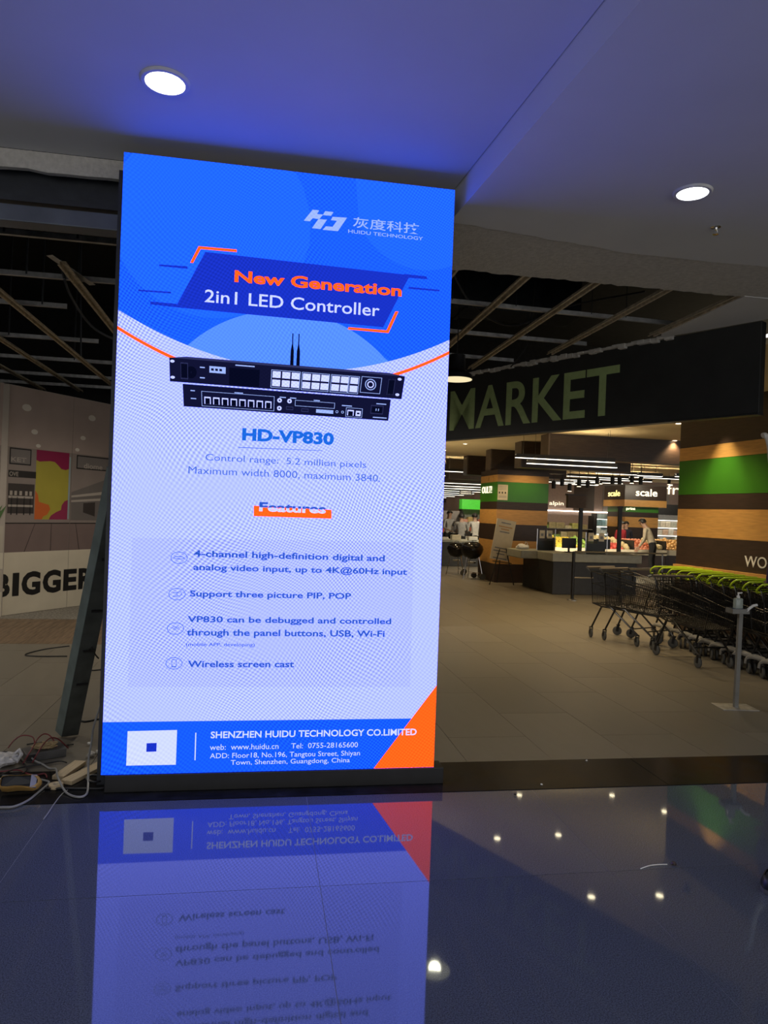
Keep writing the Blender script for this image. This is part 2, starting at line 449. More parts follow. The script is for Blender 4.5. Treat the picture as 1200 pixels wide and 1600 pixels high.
# slack cables and a duct in the voids
def cable(name, label, pts, r, m, cat='cable', group=None, n=6, sub=6):
    P = [Vector(p) for p in pts]; out = []
    for i in range(len(P) - 1):
        p0, p1, p2, p3 = P[max(i - 1, 0)], P[i], P[i + 1], P[min(i + 2, len(P) - 1)]
        for k in range(sub):
            t = k / sub
            out.append(0.5 * ((2 * p1) + (p2 - p0) * t + (2 * p0 - 5 * p1 + 4 * p2 - p3) * t * t + (3 * p1 - p0 - 3 * p2 + p3) * t ** 3))
    out.append(P[-1])
    c = sum(out, Vector()) / len(out); c.z = min(p.z for p in out)
    o = MB().tube([p - c for p in out], r, n).build(name, m, None, c, smooth=True)
    return tag(o, label, cat, group)
cable('slack_cable', 'grey cable sagging in a wide loop among the ceiling channels left of the screen', [(-1.75, 6.4, 3.62), (-1.72, 6.6, 3.4), (-1.6, 6.9, 3.2), (-1.4, 7.1, 3.13), (-1.25, 7.2, 3.2), (-1.1, 7.2, 3.5)], 0.012, M['darksteel'])
cable('slack_cable', 'thin dark wire dangling straight down among the channels above the hoarding', [(-1.9, 7.6, 5.19), (-1.88, 7.6, 3.9), (-1.86, 7.6, 3.4), (-1.85, 7.6, 3.05)], 0.009, M['darksteel'])
cable('slack_cable', 'black cable looping through the ceiling hole over the market sign', [(1.6, 6.4, 3.9), (1.9, 6.6, 3.6), (2.4, 6.9, 3.52), (2.9, 6.7, 3.7), (3.5, 6.3, 3.78)], 0.010, M['black'])
cable('slack_cable', 'black wire hanging in front of the fascia top edge', [(2.9, 7.6, 4.2), (2.86, 7.65, 3.6), (2.8, 7.7, 3.42), (2.72, 7.8, 3.3)], 0.008, M['black'])
dt = root('air_duct', 'square dark air duct inside the hole above the market sign', 'duct', (2.2, 8.6, 4.1))
MB().bbox(-1.0, -0.25, 0.0, 1.6, 0.25, 0.45, 0.01).build('duct_body', M['darksteel'], dt)
for i in range(3): MB().box(-0.9 + i, -0.27, -0.02, -0.85 + i, 0.27, 0.47).build('duct_flange', M['darksteel'], dt)
for i in range(2): MB().tube([(-0.6 + 1.6 * i, 0, 0.45), (-0.6 + 1.6 * i, 0, 1.09)], 0.008, 5).build('hanger_rod', M['darksteel'], dt)

# ------------------------------------------------------------------ downlights and sprinkler in the plaster ceiling
def downlight(label, x, y, z, r, lens, power, color, group=None, angle=130, dim=None):
    o = root('downlight', label, 'ceiling lamp', (x, y, z), 0, group)
    MB().lathe([(r * 0.93, 0.004), (r * 0.95, -0.012), (r * 1.12, -0.012), (r * 1.2, -0.003), (r * 1.2, 0.004)], 28).build('rim', M['rimwhite'], o, smooth=True)
    MB().lathe([(0.0, -0.006), (r * 0.94, -0.006), (r * 0.94, 0.002)], 28).build('lens', lens, o)
    if power: spot('lamp_light', o, (0, 0, -0.03), power, color, angle)
    return o
downlight('round white downlight in the blue-lit high ceiling above the LED screen', -0.53, 3.55, U, 0.098, M['whitelight'], 22, (0.95, 0.97, 1))
downlight('round white downlight in the low ceiling before the market fascia', 2.29, 3.65, LO, 0.088, M['whitelight'], 22, (0.95, 0.97, 1))
sp = root('sprinkler', 'small metal sprinkler head in the low ceiling beside a downlight', 'sprinkler', (2.70, 4.04, LO))
MB().lathe([(0.028, 0), (0.030, -0.004), (0.012, -0.008), (0.009, -0.02), (0.0, -0.02)], 14).build('collar', M['chrome'], sp)
MB().tube([(-0.008, 0, -0.018), (-0.012, 0, -0.032), (0, 0, -0.045), (0.012, 0, -0.032), (0.008, 0, -0.018)], 0.0025, 5).build('frame_arm', M['chrome'], sp)
MB().lathe([(0.0, -0.045), (0.018, -0.046), (0.018, -0.049), (0, -0.049)], 12).build('deflector', M['chrome'], sp)

for k, (x, y, z) in enumerate(((-0.53, 1.0, U), (-3.4, 3.55, U), (-3.4, 1.0, U), (-0.53, -1.6, U), (-3.4, -1.6, U), (4.6, 3.65, LO), (2.6, 1.2, LO), (4.8, 1.2, LO), (2.6, -1.6, LO), (4.8, -1.6, LO))):  # unseen downlights added to brighten the mall side
    downlight('round white fill downlight added to the plaster ceiling outside the picture', x, y, z, 0.09, M['whitelight'], 22, (0.95, 0.97, 1), 'fill downlights added outside the picture')
# batten lamps added out of view to brighten the fit-out area beside the screen
for lab, x, y, rz in (('added white batten fill lamp in the void left of the picture', -5.4, 7.4, 0.2), ('added white batten fill lamp in the void hidden behind the LED screen', -0.35, 8.6, 1.2)):
    o = root('added_batten_lamp', lab, 'lamp', (x, y, 3.38), rz)
    MB().bbox(-0.6, -0.04, 0.02, 0.6, 0.04, 0.07, 0.006).build('housing', M['white'], o)
    MB().box(-0.58, -0.025, 0.0, 0.58, 0.025, 0.02).build('tube', mat('added_batten_tube', (1, 1, 1), emit=(1.0, 0.88, 0.70), es=3.0), o)
    for xx in (-0.5, 0.5): MB().tube([(xx, 0, 0.07), (xx, 0, 1.82)], 0.004, 4).build('suspension', M['galv'], o)
    spot('lamp_light', o, (0, 0, -0.03), 230, (1.0, 0.90, 0.76), 165, 0.4, 0.3)

# ------------------------------------------------------------------ pendant lamp in the hole
pd = root('pendant_lamp', 'black dome pendant lamp with glowing cream underside beside the LED screen', 'lamp', (1.86, 6.94, 2.95))
MB().lathe([(0.155, 0.0), (0.165, 0.0), (0.155, 0.045), (0.105, 0.075), (0.085, 0.10), (0.082, 0.24), (0.0, 0.25)], 28).build('lamp_shade', M['blackmetal'], pd, smooth=True)
MB().lathe([(0.0, -0.004), (0.154, -0.004), (0.154, 0.012), (0, 0.012)], 28).build('diffuser', mat('cream_diffuser', (0.9, 0.8, 0.55), emit=(1.0, 0.86, 0.52), es=0.9), pd)
MB().tube([(0, 0, 0.25), (0, 0, 2.25)], 0.006, 6).build('cord', M['black'], pd)
spot('lamp_light', pd, (0, 0, -0.02), 10, (1, 0.85, 0.6), 140)

# ------------------------------------------------------------------ fascia with MARKET
FR = atan2(-0.883, 0.4695)
fa = root('market_fascia', 'long charcoal fascia board with green MARKET lettering over the shop entrance', 'sign', (2.3, 9.66, 2.61), FR)
MB().bbox(-0.02, 0.0, 0.0, 4.385, 0.09, 0.835, 0.006).build('fascia_board', M['fascia'], fa)
MB().box(-0.02, -0.012, -0.012, 4.385, 0.10, 0.0).build('bottom_edge', M['darksteel'], fa)
text_obj('market_lettering', 'MARKET', (0.315, 0.115, 2.93, 0.645), M['marketgreen'], fa, 0.012, 0.008, -0.009, 6)
mb = MB()
rr2 = random.Random(5)
for i in range(60):
    s0 = 0.0 + i * 0.075
    if s0 > 3.45: break
    mb.bbox(s0, -0.03 - rr2.uniform(0, 0.03), 0.815 + rr2.uniform(-0.02, 0.008), s0 + 0.085, 0.05, 0.845 + rr2.uniform(0, 0.012), 0.006)
tag(mb.build('plaster_crumbs', M['plaster'], fa), kind='stuff')
rl = root('shutter_rails', 'dark open shutter frame with three rails at the end of the fascia', 'shutter', (4.42, 5.70, 2.65), FR)
for i, z in enumerate((0.02, 0.36, 0.72)):
    MB().box(0.0, 0.02, z, 1.6, 0.06, z + 0.035).build('rail', M['darksteel'], rl)
MB().box(0.0, 0.14, 0.0, 1.6, 0.18, 0.80).build('dark_void_sheet', M['void'], rl)  # black sheet stands in for the darkness of the open void

# ================================================================== SHOP SHELL
CE = 3.28
struct(MB().prism([(2.37, 9.78), (4.58, 5.86), (6.6, 4.2), (9.0, 4.6), (26, 4.6), (26, 44), (2.2, 44)], CE, CE + 0.06).build('ceiling_shop', M['cream']))
struct(MB().box(2.0, 9.72, 0, 2.2, 44, CE).build('wall_shop_left', M['taupe']))
struct(MB().box(2.0, 43.6, 0, 26, 43.8, CE).build('wall_shop_back', M['mauve']))
struct(MB().box(25.8, 4, 0, 26, 44, CE).build('wall_shop_far', M['taupe']))
wr = atan2(-0.9972, 0.0749)
wall = struct(MB().box(0, 0.03, 0, 5.6, 0.5, CE - 0.002).build('wall_right', M['brownwood'], None, (6.0, 9.64, 0), wr))
def bands(parent, x0, x1, y0, y1, zt, list_=None):
    for nm, m, za, zb in (('brown_panel', 'brownwood', 2.69, zt), ('oak_panel', 'tanwood', 2.50, 2.69), ('green_panel', 'greenpanel', 2.01, 2.50),
                          ('brown_panel', 'brownwood', 1.805, 2.01), ('oak_panel', 'tanwood', 1.41, 1.805), ('brown_panel', 'brownwood', 1.0, 1.41)):
        MB().box(x0, y0, za + 0.002, x1, y1, zb - 0.002).build(nm, M[m], parent)
bands(wall, 0, 5.6, 0.0, 0.032, CE - 0.002)
MB().bbox(0, -0.05, 0.93, 5.6, 0.03, 1.0, 0.004).build('oak_ledge', M['tanwood'], wall)
MB().box(0, 0.0, 0.0, 5.6, 0.032, 0.93).build('brown_panel', M['brownwood'], wall)
text_obj('wall_lettering', 'WOI', (1.38, 1.075, 1.80, 1.215), M['white'], wall, 0.0, 0.006, -0.008, 5)
wl = root('wall_spotlight', 'small ceiling spotlight washing the green wall panel above the nested trolleys', 'ceiling lamp', (5.72, 8.66, CE))
MB().lathe([(0.05, 0.0), (0.05, -0.02), (0.035, -0.05), (0.032, -0.10), (0, -0.10)], 16).build('housing', M['black'], wl)
spot('lamp_light', wl, (0.0, 0, -0.12), 60, (1, 0.85, 0.55), 52, 0.9, 0.03, (0.28, 0.02, -0.9))

# ================================================================== LED SCREEN
def led(name, rgb, sample=False, amp=0.22):
    m = bpy.data.materials.new('led_' + name); m.use_nodes = True
    nt = m.node_tree; N = nt.nodes; L = nt.links
    N.remove(N['Principled BSDF'])
    out = N['Material Output']
    em = N.new('ShaderNodeEmission')
    tc = N.new('ShaderNodeTexCoord')
    nz = N.new('ShaderNodeTexNoise'); nz.inputs['Scale'].default_value = 1.1; nz.inputs['Detail'].default_value = 1
    L.new(tc.outputs['Object'], nz.inputs['Vector'])
    sub = N.new('ShaderNodeVectorMath'); sub.operation = 'MULTIPLY_ADD'
    L.new(nz.outputs['Color'], sub.inputs[0]); sub.inputs[1].default_value = (0.34, 0.0, 0.34); L.new(tc.outputs['Object'], sub.inputs[2])
    sx = N.new('ShaderNodeSeparateXYZ'); L.new(sub.outputs['Vector'], sx.inputs[0])
    def wave(ax, az):
        a = N.new('ShaderNodeMath'); a.operation = 'MULTIPLY'; L.new(sx.outputs['X'], a.inputs[0]); a.inputs[1].default_value = ax
        b = N.new('ShaderNodeMath'); b.operation = 'MULTIPLY_ADD'; L.new(sx.outputs['Z'], b.inputs[0]); b.inputs[1].default_value = az; L.new(a.outputs[0], b.inputs[2])
        c = N.new('ShaderNodeMath'); c.operation = 'SINE'; L.new(b.outputs[0], c.inputs[0])
        return c
    w1 = wave(190, 300); w2 = wave(290, -205)
    mu = N.new('ShaderNodeMath'); mu.operation = 'ADD'; L.new(w1.outputs[0], mu.inputs[0]); L.new(w2.outputs[0], mu.inputs[1])
    # strength of the shimmer drifts slowly over the panel
    n2 = N.new('ShaderNodeTexNoise'); n2.inputs['Scale'].default_value = 1.6; n2.inputs['Detail'].default_value = 1
    L.new(tc.outputs['Object'], n2.inputs['Vector'])
    mr = N.new('ShaderNodeMapRange'); mr.inputs['From Min'].default_value = 0.35; mr.inputs['From Max'].default_value = 0.65
    mr.inputs['To Min'].default_value = amp * 0.25; mr.inputs['To Max'].default_value = amp
    L.new(n2.outputs['Fac'], mr.inputs['Value'])
    ml = N.new('ShaderNodeMath'); ml.operation = 'MULTIPLY'; L.new(mu.outputs[0], ml.inputs[0]); L.new(mr.outputs[0], ml.inputs[1])
    ad = N.new('ShaderNodeMath'); ad.operation = 'ADD'; L.new(ml.outputs[0], ad.inputs[0]); ad.inputs[1].default_value = 1.0
    em.inputs['Color'].default_value = tuple(rgb) + (1,)
    L.new(ad.outputs[0], em.inputs['Strength'])
    L.new(em.outputs[0], out.inputs['Surface'])
    m.cycles.emission_sampling = 'FRONT' if sample else 'NONE'
    return m
LED = dict(
    white=led('white', (0.66, 0.74, 1.6), False, 0.10),
    base=led('base', (0.50, 0.59, 3.0), True, 0.28),
    blue=led('blue', (0.012, 0.125, 1.5), True, 0.25),
    lightblue=led('lightblue', (0.10, 0.30, 1.6), False, 0.14),
    disc=led('disc', (0.016, 0.15, 2.1), False, 0.14),
    blue2=led('blue2', (0.009, 0.115, 2.3), True, 0.34),
    banner=led('banner', (0.010, 0.034, 0.60), False, 0.12),
    orange=led('orange', (2.2, 0.145, 0.012), False, 0.12),
    pale=led('pale', (0.36, 0.50, 1.05), False, 0.08),
    txt=led('text', (0.028, 0.105, 0.58), False, 0.1),
    model=led('model', (0.012, 0.15, 0.78), False, 0.1),
    txt2=led('text_light', (0.075, 0.17, 0.62), False, 0.1),
    lav=led('lavender', (0.46, 0.54, 2.8), False, 0.28),
    dark=led('device_dark', (0.006, 0.007, 0.035), False, 0.05),
    dark2=led('device_black', (0.002, 0.003, 0.016), False, 0.05),
    dgrey=led('device_grey', (0.03, 0.035, 0.12), False, 0.05),
)
SX, SY = 0.1175, 4.13
HW, ZB, ZT = 0.9375, 0.10, 3.522
ls = root('led_screen', 'tall glowing LED advertising screen showing a blue and white controller advert', 'screen', (SX, SY, 0))
MB().box(-HW, 0.003, ZB, HW, 0.11, ZT).build('cabinet', M['black'], ls)
fr = MB(); fr.box(-HW - 0.045, 0.115, 0.0, -HW + 0.03, 0.20, ZT - 0.05)
fr.build('frame_post', M['darksteel'], ls)
MB().box(HW - 0.03, 0.115, 0.02, HW + 0.022, 0.17, ZT - 0.05).build('frame_post', M['bluesteel'], ls)
for z in (0.5, 1.6, 2.7): MB().box(-HW, 0.12, z, HW, 0.16, z + 0.05).build('frame_rail', M['darksteel'], ls)
MB().bbox(-HW + 0.02, -0.01, 0.0035, HW + 0.06, 0.115, 0.099, 0.004).build('base_plinth', M['black'], ls)
def lay(l): return -0.0004 - 0.0007 * l
def flat(name, m, poly, l):
    mb = MB(); k = len(poly)
    ar = sum(poly[i][0] * poly[(i + 1) % k][1] - poly[(i + 1) % k][0] * poly[i][1] for i in range(k))
    if ar < 0: poly = poly[::-1]
    mb.add([(p[0], lay(l), p[1]) for p in poly], [list(range(k))])
    return mb.build(name, LED[m] if isinstance(m, str) else m, ls)
def arc(x): return 2.39 + 0.29 * (x - 0.02) ** 2
N_ = 40
xs_ = [-HW + 2 * HW * i / N_ for i in range(N_ + 1)]
flat('blue_field', 'blue', [(x, arc(x)) for x in xs_] + [(HW, ZT), (-HW, ZT)], 0)
flat('white_field', 'base', [(x, arc(x)) for x in xs_] + [(HW, 0.39), (-HW, 0.39)], 0)
flat('footer_band', 'blue2', [(-HW, ZB), (HW, ZB), (HW, 0.39), (-HW, 0.39)], 0)
# pale discs behind the headline
def circ(x): return 1.947 + sqrt(max(0, 0.78 ** 2 - (x - 0.0) ** 2))
cp = [x / 40 for x in range(-40, 41) if circ(x / 40) > arc(x / 40)]
cp = [-0.5615] + cp + [0.578]
flat('pale_disc', 'lightblue', [(x, arc(x) + 0.0) for x in cp] + [(x, max(circ(x), arc(x))) for x in cp[-2:0:-1]], 1)
flat('soft_disc', 'disc', [(x, max(arc(x), 3.2 - sqrt(max(0, 0.55 ** 2 - (x + 0.45) ** 2)))) for x in xs_ if abs(x + 0.45) < 0.55] +
     [(x, min(ZT, 3.2 + sqrt(max(0, 0.55 ** 2 - (x + 0.45) ** 2)))) for x in xs_[::-1] if abs(x + 0.45) < 0.55], 1)
flat('soft_disc', 'disc', [(x, 3.45 - sqrt(max(0, 0.42 ** 2 - (x - 0.75) ** 2))) for x in xs_ if abs(x - 0.75) < 0.42] + [(HW, ZT), (0.345, ZT)], 1)
def oarc(x): return 2.285 + 0.305 * x * x
flat('orange_curve', 'orange', [(x, oarc(x) - 0.006) for x in xs_] + [(x, oarc(x) + 0.014) for x in xs_[::-1]], 1)
SCREEN = [
    ('p', 'lavender_panel', 'lav', [(-0.8195, 1.407), (0.7685, 1.43), (0.7775, 0.576), (-0.8135, 0.583)], 1),
    ('p', 'banner', 'banner', [(-0.4845, 3.017), (0.6855, 2.994), (0.5375, 2.676), (-0.6345, 2.694)], 2),
    ('p', 'banner_stripe', 'banner', [(-0.7305, 2.924), (-0.5785, 2.927), (-0.5775, 2.913), (-0.7305, 2.914)], 2),
    ('p', 'banner_stripe', 'banner', [(-0.8365, 2.775), (-0.6615, 2.778), (-0.6605, 2.768), (-0.8355, 2.766)], 2),
    ('p', 'banner_stripe', 'banner', [(-0.7705, 2.715), (-0.6265, 2.714), (-0.6325, 2.694), (-0.7705, 2.699)], 2),
    ('p', 'banner_stripe', 'banner', [(0.6495, 2.998), (0.7845, 2.996), (0.7905, 2.979), (0.6505, 2.977)], 2),
    ('p', 'banner_stripe', 'banner', [(0.6795, 2.925), (0.8655, 2.924), (0.8655, 2.914), (0.6795, 2.913)], 2),
    ('p', 'orange_bracket', 'orange', [(-0.5645, 2.949), (-0.5225, 3.045), (-0.3135, 3.047), (-0.3125, 3.032), (-0.5105, 3.03), (-0.5485, 2.948)], 2),
    ('p', 'orange_bracket', 'orange', [(0.6065, 2.775), (0.6245, 2.775), (0.5705, 2.645), (0.3315, 2.647), (0.3345, 2.661), (0.5575, 2.66)], 2),
    ('p', 'logo_mark', 'pale', [(0.1035, 3.316), (0.1415, 3.316), (0.1285, 3.294), (0.1645, 3.294), (0.1435, 3.266), (0.1055, 3.267), (0.0905, 3.248), (0.0555, 3.248)], 2),
    ('p', 'logo_mark', 'pale', [(0.1755, 3.315), (0.2235, 3.315), (0.2095, 3.292), (0.1625, 3.291)], 2),
    ('p', 'logo_mark', 'pale', [(0.1385, 3.266), (0.1875, 3.267), (0.1525, 3.21), (0.1035, 3.21)], 2),
    ('p', 'logo_mark', 'pale', [(0.2185, 3.287), (0.3025, 3.291), (0.2525, 3.208), (0.1645, 3.207), (0.1825, 3.229), (0.2215, 3.23), (0.2445, 3.267), (0.2105, 3.267)], 2),
    ('t', 'company_characters', 'pale', '灰度科技', (0.3385, 3.2375, 0.7315, 3.3), 0.008, 3),
    ('t', 'company_lettering', 'pale', 'HUIDU TECHNOLOGY', (0.3125, 3.204, 0.7545, 3.2245), 0.008, 3),
    ('t', 'headline_lettering', 'orange', 'New Generation', (-0.3195, 2.863, 0.6395, 2.9305), 0.03, 3),
    ('t', 'subtitle_lettering', 'white', '2in1 LED Controller', (-0.4785, 2.736, 0.5125, 2.808), 0.008, 3),
    ('t', 'model_lettering', 'model', 'HD-VP830', (-0.2455, 1.9735, 0.2745, 2.0455), 0.045, 3),
    ('t', 'range_lettering', 'txt2', 'Control range:  5.2 million pixels', (-0.4425, 1.8405, 0.4675, 1.8895), 0.0, 3),
    ('t', 'width_lettering', 'txt2', 'Maximum width 8000, maximum 3840.', (-0.5325, 1.7685, 0.5535, 1.816), 0.0, 3),
    ('p', 'model_rule', 'txt2', [(-0.2645, 1.936), (0.2075, 1.941), (0.2075, 1.938), (-0.2645, 1.932)], 2),
    ('p', 'orange_bar', 'orange', [(-0.1665, 1.609), (0.2755, 1.601), (0.2775, 1.55), (-0.1645, 1.549)], 2),
    ('t', 'features_lettering', 'txt', 'Features', (-0.1355, 1.5775, 0.2425, 1.6305), 0.035, 3),
    ('t', 'feature_lettering', 'txt', '4-channel high-definition digital and', (-0.4865, 1.3, 0.5975, 1.3485), 0.024, 3),
    ('t', 'feature_lettering', 'txt', 'analog video input, up to 4K@60Hz input', (-0.4865, 1.225, 0.7335, 1.273), 0.024, 3),
    ('t', 'feature_lettering', 'txt', 'Support three picture PIP, POP', (-0.4995, 1.077, 0.4085, 1.123), 0.024, 3),
    ('t', 'feature_lettering', 'txt', 'VP830 can be debugged and controlled', (-0.5075, 0.934, 0.6495, 0.9795), 0.024, 3),
    ('t', 'feature_lettering', 'txt', 'through the panel buttons, USB, Wi-Fi', (-0.5095, 0.858, 0.6135, 0.9075), 0.024, 3),
    ('t', 'note_lettering', 'txt', '(mobile APP, developing)', (-0.5105, 0.805, -0.1325, 0.83), 0.006, 3),
    ('t', 'feature_lettering', 'txt', 'Wireless screen cast', (-0.4965, 0.6915, 0.0935, 0.729), 0.024, 3),
    ('p', 'orange_corner', 'orange', [(0.9375, 0.585), (0.9375, 0.101), (0.5775, 0.101)], 2),
    ('p', 'white_square', 'white', [(-0.8055, 0.339), (-0.5415, 0.342), (-0.5415, 0.148), (-0.8065, 0.149)], 2),
    ('p', 'blue_square', 'banner', [(-0.7025, 0.271), (-0.6485, 0.272), (-0.6485, 0.224), (-0.7025, 0.223)], 3),
    ('p', 'footer_rule', 'white', [(-0.4425, 0.325), (-0.4365, 0.325), (-0.4355, 0.171), (-0.4415, 0.171)], 2),
    ('t', 'address_lettering', 'white', 'SHENZHEN HUIDU TECHNOLOGY CO.LIMITED', (-0.3575, 0.292, 0.8265, 0.331), 0.02, 3),
    ('t', 'address_lettering', 'white', 'web:  www.huidu.cn', (-0.3595, 0.226, 0.0225, 0.258), 0.0, 3),
    ('t', 'address_lettering', 'white', 'Tel:  0755-28165600', (0.0945, 0.227, 0.4795, 0.257), 0.0, 3),
    ('t', 'address_lettering', 'white', 'ADD: Floor18, No.196, Tangtou Street, Shiyan', (-0.3575, 0.1705, 0.4935, 0.208), 0.0, 3),
    ('t', 'address_lettering', 'white', 'Town, Shenzhen, Guangdong, China', (-0.2415, 0.132, 0.4355, 0.1675), 0.0, 3),
]
for it in SCREEN:
    if it[0] == 'p':
        flat(it[1], it[2], it[3], it[4])
    else:
        _, nm, m, body, rect, bold, l = it
        if nm == 'features_lettering':
            o = text_obj(nm, body, rect, LED['white'], ls, bold, 0, lay(3))
            o2 = text_obj(nm, body, rect, LED[m], ls, bold, 0, lay(4))
            for ob, keep_up in ((o2, True), (o, False)):
                bm = bmesh.new(); bm.from_mesh(ob.data)
                bmesh.ops.bisect_plane(bm, geom=list(bm.verts) + list(bm.edges) + list(bm.faces), plane_co=(0, 0, 1.601), plane_no=(0, 0, 1),
                                       clear_inner=keep_up, clear_outer=not keep_up)
                bm.to_mesh(ob.data); bm.free()
        else:
            text_obj(nm, body, rect, LED[m], ls, bold, 0, lay(l))
# round icons
def ring(mb, cx, cz, rx, rz, t, l, n=26, m=0):
    y = lay(l)
    vs = []
    for i in range(n):
        a = 2 * pi * i / n
        vs += [(cx + rx * cos(a), y, cz + rz * sin(a)), (cx + (rx - t) * cos(a), y, cz + (rz - t) * sin(a))]
    mb.add(vs, [(2 * i, 2 * ((i + 1) % n), 2 * ((i + 1) % n) + 1, 2 * i + 1) for i in range(n)], m)
def rect(mb, x0, z0, x1, z1, l, m=0):
    mb.add([(x0, lay(l), z0), (x1, lay(l), z0), (x1, lay(l), z1), (x0, lay(l), z1)], [(0, 1, 2, 3)], m)
for k, (cx, cz) in enumerate(((-0.565, 1.303), (-0.569, 1.10), (-0.5705, 0.908), (-0.5715, 0.714))):
    mb = MB(); ring(mb, cx, cz, 0.046, 0.034, 0.0035, 2)
    if k == 0: ring(mb, cx, cz, 0.030, 0.009, 0.004, 2)
    if k == 1:
        rect(mb, cx - 0.022, cz - 0.014, cx + 0.004, cz - 0.010, 2); rect(mb, cx - 0.022, cz + 0.006, cx + 0.004, cz + 0.010, 2)
        ring(mb, cx + 0.012, cz + 0.002, 0.014, 0.013, 0.003, 2)
    if k == 2:
        for q in (0.008, 0.016, 0.024):
            y = lay(2); vs = []
            for i in range(9):
                a = radians(40 + 100 * i / 8); vs += [(cx + q * cos(a) * 1.2, y, cz - 0.012 + q * sin(a)), (cx + (q - 0.003) * cos(a) * 1.2, y, cz - 0.012 + (q - 0.003) * sin(a))]
            mb.add(vs, [(2 * i + 2, 2 * i, 2 * i + 1, 2 * i + 3) for i in range(8)])
    if k == 3:
        for a in ((-0.013, -0.022, -0.010, 0.022), (0.010, -0.022, 0.013, 0.022), (-0.013, 0.019, 0.013, 0.022), (-0.013, -0.022, 0.013, -0.016)):
            rect(mb, cx + a[0], cz + a[1], cx + a[2], cz + a[3], 2)
    mb.build('feature_icon', LED['txt2'], ls)
# the two rack devices shown in the advert
def quad_map(c):
    TL, TR, BR, BL = c
    def f(u, v):
        a = (TL[0] + (TR[0] - TL[0]) * u, TL[1] + (TR[1] - TL[1]) * u); b = (BL[0] + (BR[0] - BL[0]) * u, BL[1] + (BR[1] - BL[1]) * u)
        return (a[0] + (b[0] - a[0]) * v, a[1] + (b[1] - a[1]) * v)
    return f
def qr(mb, f, u0, v0, u1, v1, l, m):
    p = [f(u0, v1), f(u1, v1), f(u1, v0), f(u0, v0)]
    mb.add([(q[0], lay(l), q[1]) for q in p], [(0, 1, 2, 3)], m)
def qframe(mb, f, u0, v0, u1, v1, l, m, tu=0.0022, tv=0.02):
    qr(mb, f, u0, v0, u1, v0 + tv, l, m); qr(mb, f, u0, v1 - tv, u1, v1, l, m)
    qr(mb, f, u0, v0, u0 + tu, v1, l, m); qr(mb, f, u1 - tu, v0, u1, v1, l, m)
D1 = quad_map([(-0.6575, 2.412), (0.6775, 2.398), (0.6615, 2.264), (-0.6495, 2.281)])
D2 = quad_map([(-0.5805, 2.272), (0.5985, 2.258), (0.5875, 2.133), (-0.5705, 2.147)])
DM = [LED['dark'], LED['dark2'], LED['dgrey'], LED['pale'], LED['white']]
b2 = MB()
qr(b2, D2, 0, 0, 1, 1, 4, 0)
qframe(b2, D2, 0.085, 0.26, 0.43, 0.93, 5, 3, tv=0.018)
for i in range(8):
    u = 0.098 + i * 0.0412; qr(b2, D2, u, 0.5, u + 0.030, 0.82, 5, 4); qr(b2, D2, u + 0.004, 0.56, u + 0.026, 0.82, 6, 1)
for (u, v) in ((0.455, 0.42), (0.503, 0.42), (0.455, 0.78)):
    c = D2(u, v); ring(b2, c[0], c[1], 0.013, 0.013, 0.008, 5, 14, 4)
for (u, v, w_) in ((0.505, 0.76, 0.035), (0.58, 0.80, 0.035)):
    qframe(b2, D2, u - w_ / 2, v - 0.09, u + w_ / 2, v + 0.06, 5, 2, tv=0.03)
qframe(b2, D2, 0.53, 0.35, 0.725, 0.62, 5, 3, tv=0.018)
qr(b2, D2, 0.635, 0.70, 0.72, 0.86, 5, 3)
for u in (0.738, 0.766):
    c = D2(u, 0.75); ring(b2, c[0], c[1], 0.008, 0.008, 0.003, 5, 12, 3)
qframe(b2, D2, 0.782, 0.52, 0.865, 0.95, 5, 3, tv=0.018)
qr(b2, D2, 0.79, 0.62, 0.822, 0.88, 5, 4); qr(b2, D2, 0.794, 0.68, 0.818, 0.88, 6, 1)
qr(b2, D2, 0.832, 0.64, 0.857, 0.88, 5, 4); qr(b2, D2, 0.838, 0.72, 0.851, 0.80, 6, 1)
qframe(b2, D2, 0.905, 0.32, 0.968, 0.72, 5, 2, tv=0.03); qr(b2, D2, 0.912, 0.40, 0.961, 0.66, 6, 1)
for u in (0.93, 0.942): qr(b2, D2, u, 0.47, u + 0.004, 0.58, 7, 3)
for (u, v, w_) in ((0.035, 0.25, 0.02), (0.035, 0.6, 0.025), (0.24, 0.2, 0.04), (0.62, 0.28, 0.03), (0.93, 0.22, 0.05), (0.92, 0.86, 0.07), (0.505, 0.25, 0.03), (0.455, 0.25, 0.03), (0.76, 0.42, 0.05)):
    qr(b2, D2, u, v, u + w_, v + 0.045, 5, 3)
b2.build('rear_panel_picture', DM, ls)
b1 = MB()
b1.add([(p[0], lay(5), p[1]) for p in (D1(0, 1), D1(1, 1), D1(1, 0), D1(0.1, -0.06), D1(0, 0))], [(0, 1, 2, 3, 4)], 0)
b1.add([(p[0], lay(6), p[1]) for p in (D1(0, 0), D1(1, 0), D1(0.93, -0.10), D1(0.07, -0.10))], [(0, 1, 2, 3)], 2)
for u in (0.012, 0.978):
    for v in (0.14, 0.82):
        c = D1(u, v); ring(b1, c[0], c[1], 0.012, 0.008, 0.0075, 7, 12, 4)
for u in (0.045, 0.93):
    qr(b1, D1, u, 0.16, u + 0.028, 0.86, 7, 1); qframe(b1, D1, u, 0.16, u + 0.03, 0.86, 7, 2, tv=0.05)
c = D1(0.088, 0.55); ring(b1, c[0], c[1], 0.030, 0.034, 0.028, 6, 18, 1)
qr(b1, D1, 0.163, 0.22, 0.23, 0.50, 7, 3)
for u in (0.17, 0.187, 0.204): qr(b1, D1, u, 0.31, u + 0.011, 0.41, 8, 0)
qr(b1, D1, 0.245, 0.22, 0.372, 0.95, 7, 1)
qr(b1, D1, 0.27, 0.07, 0.35, 0.12, 7, 3)
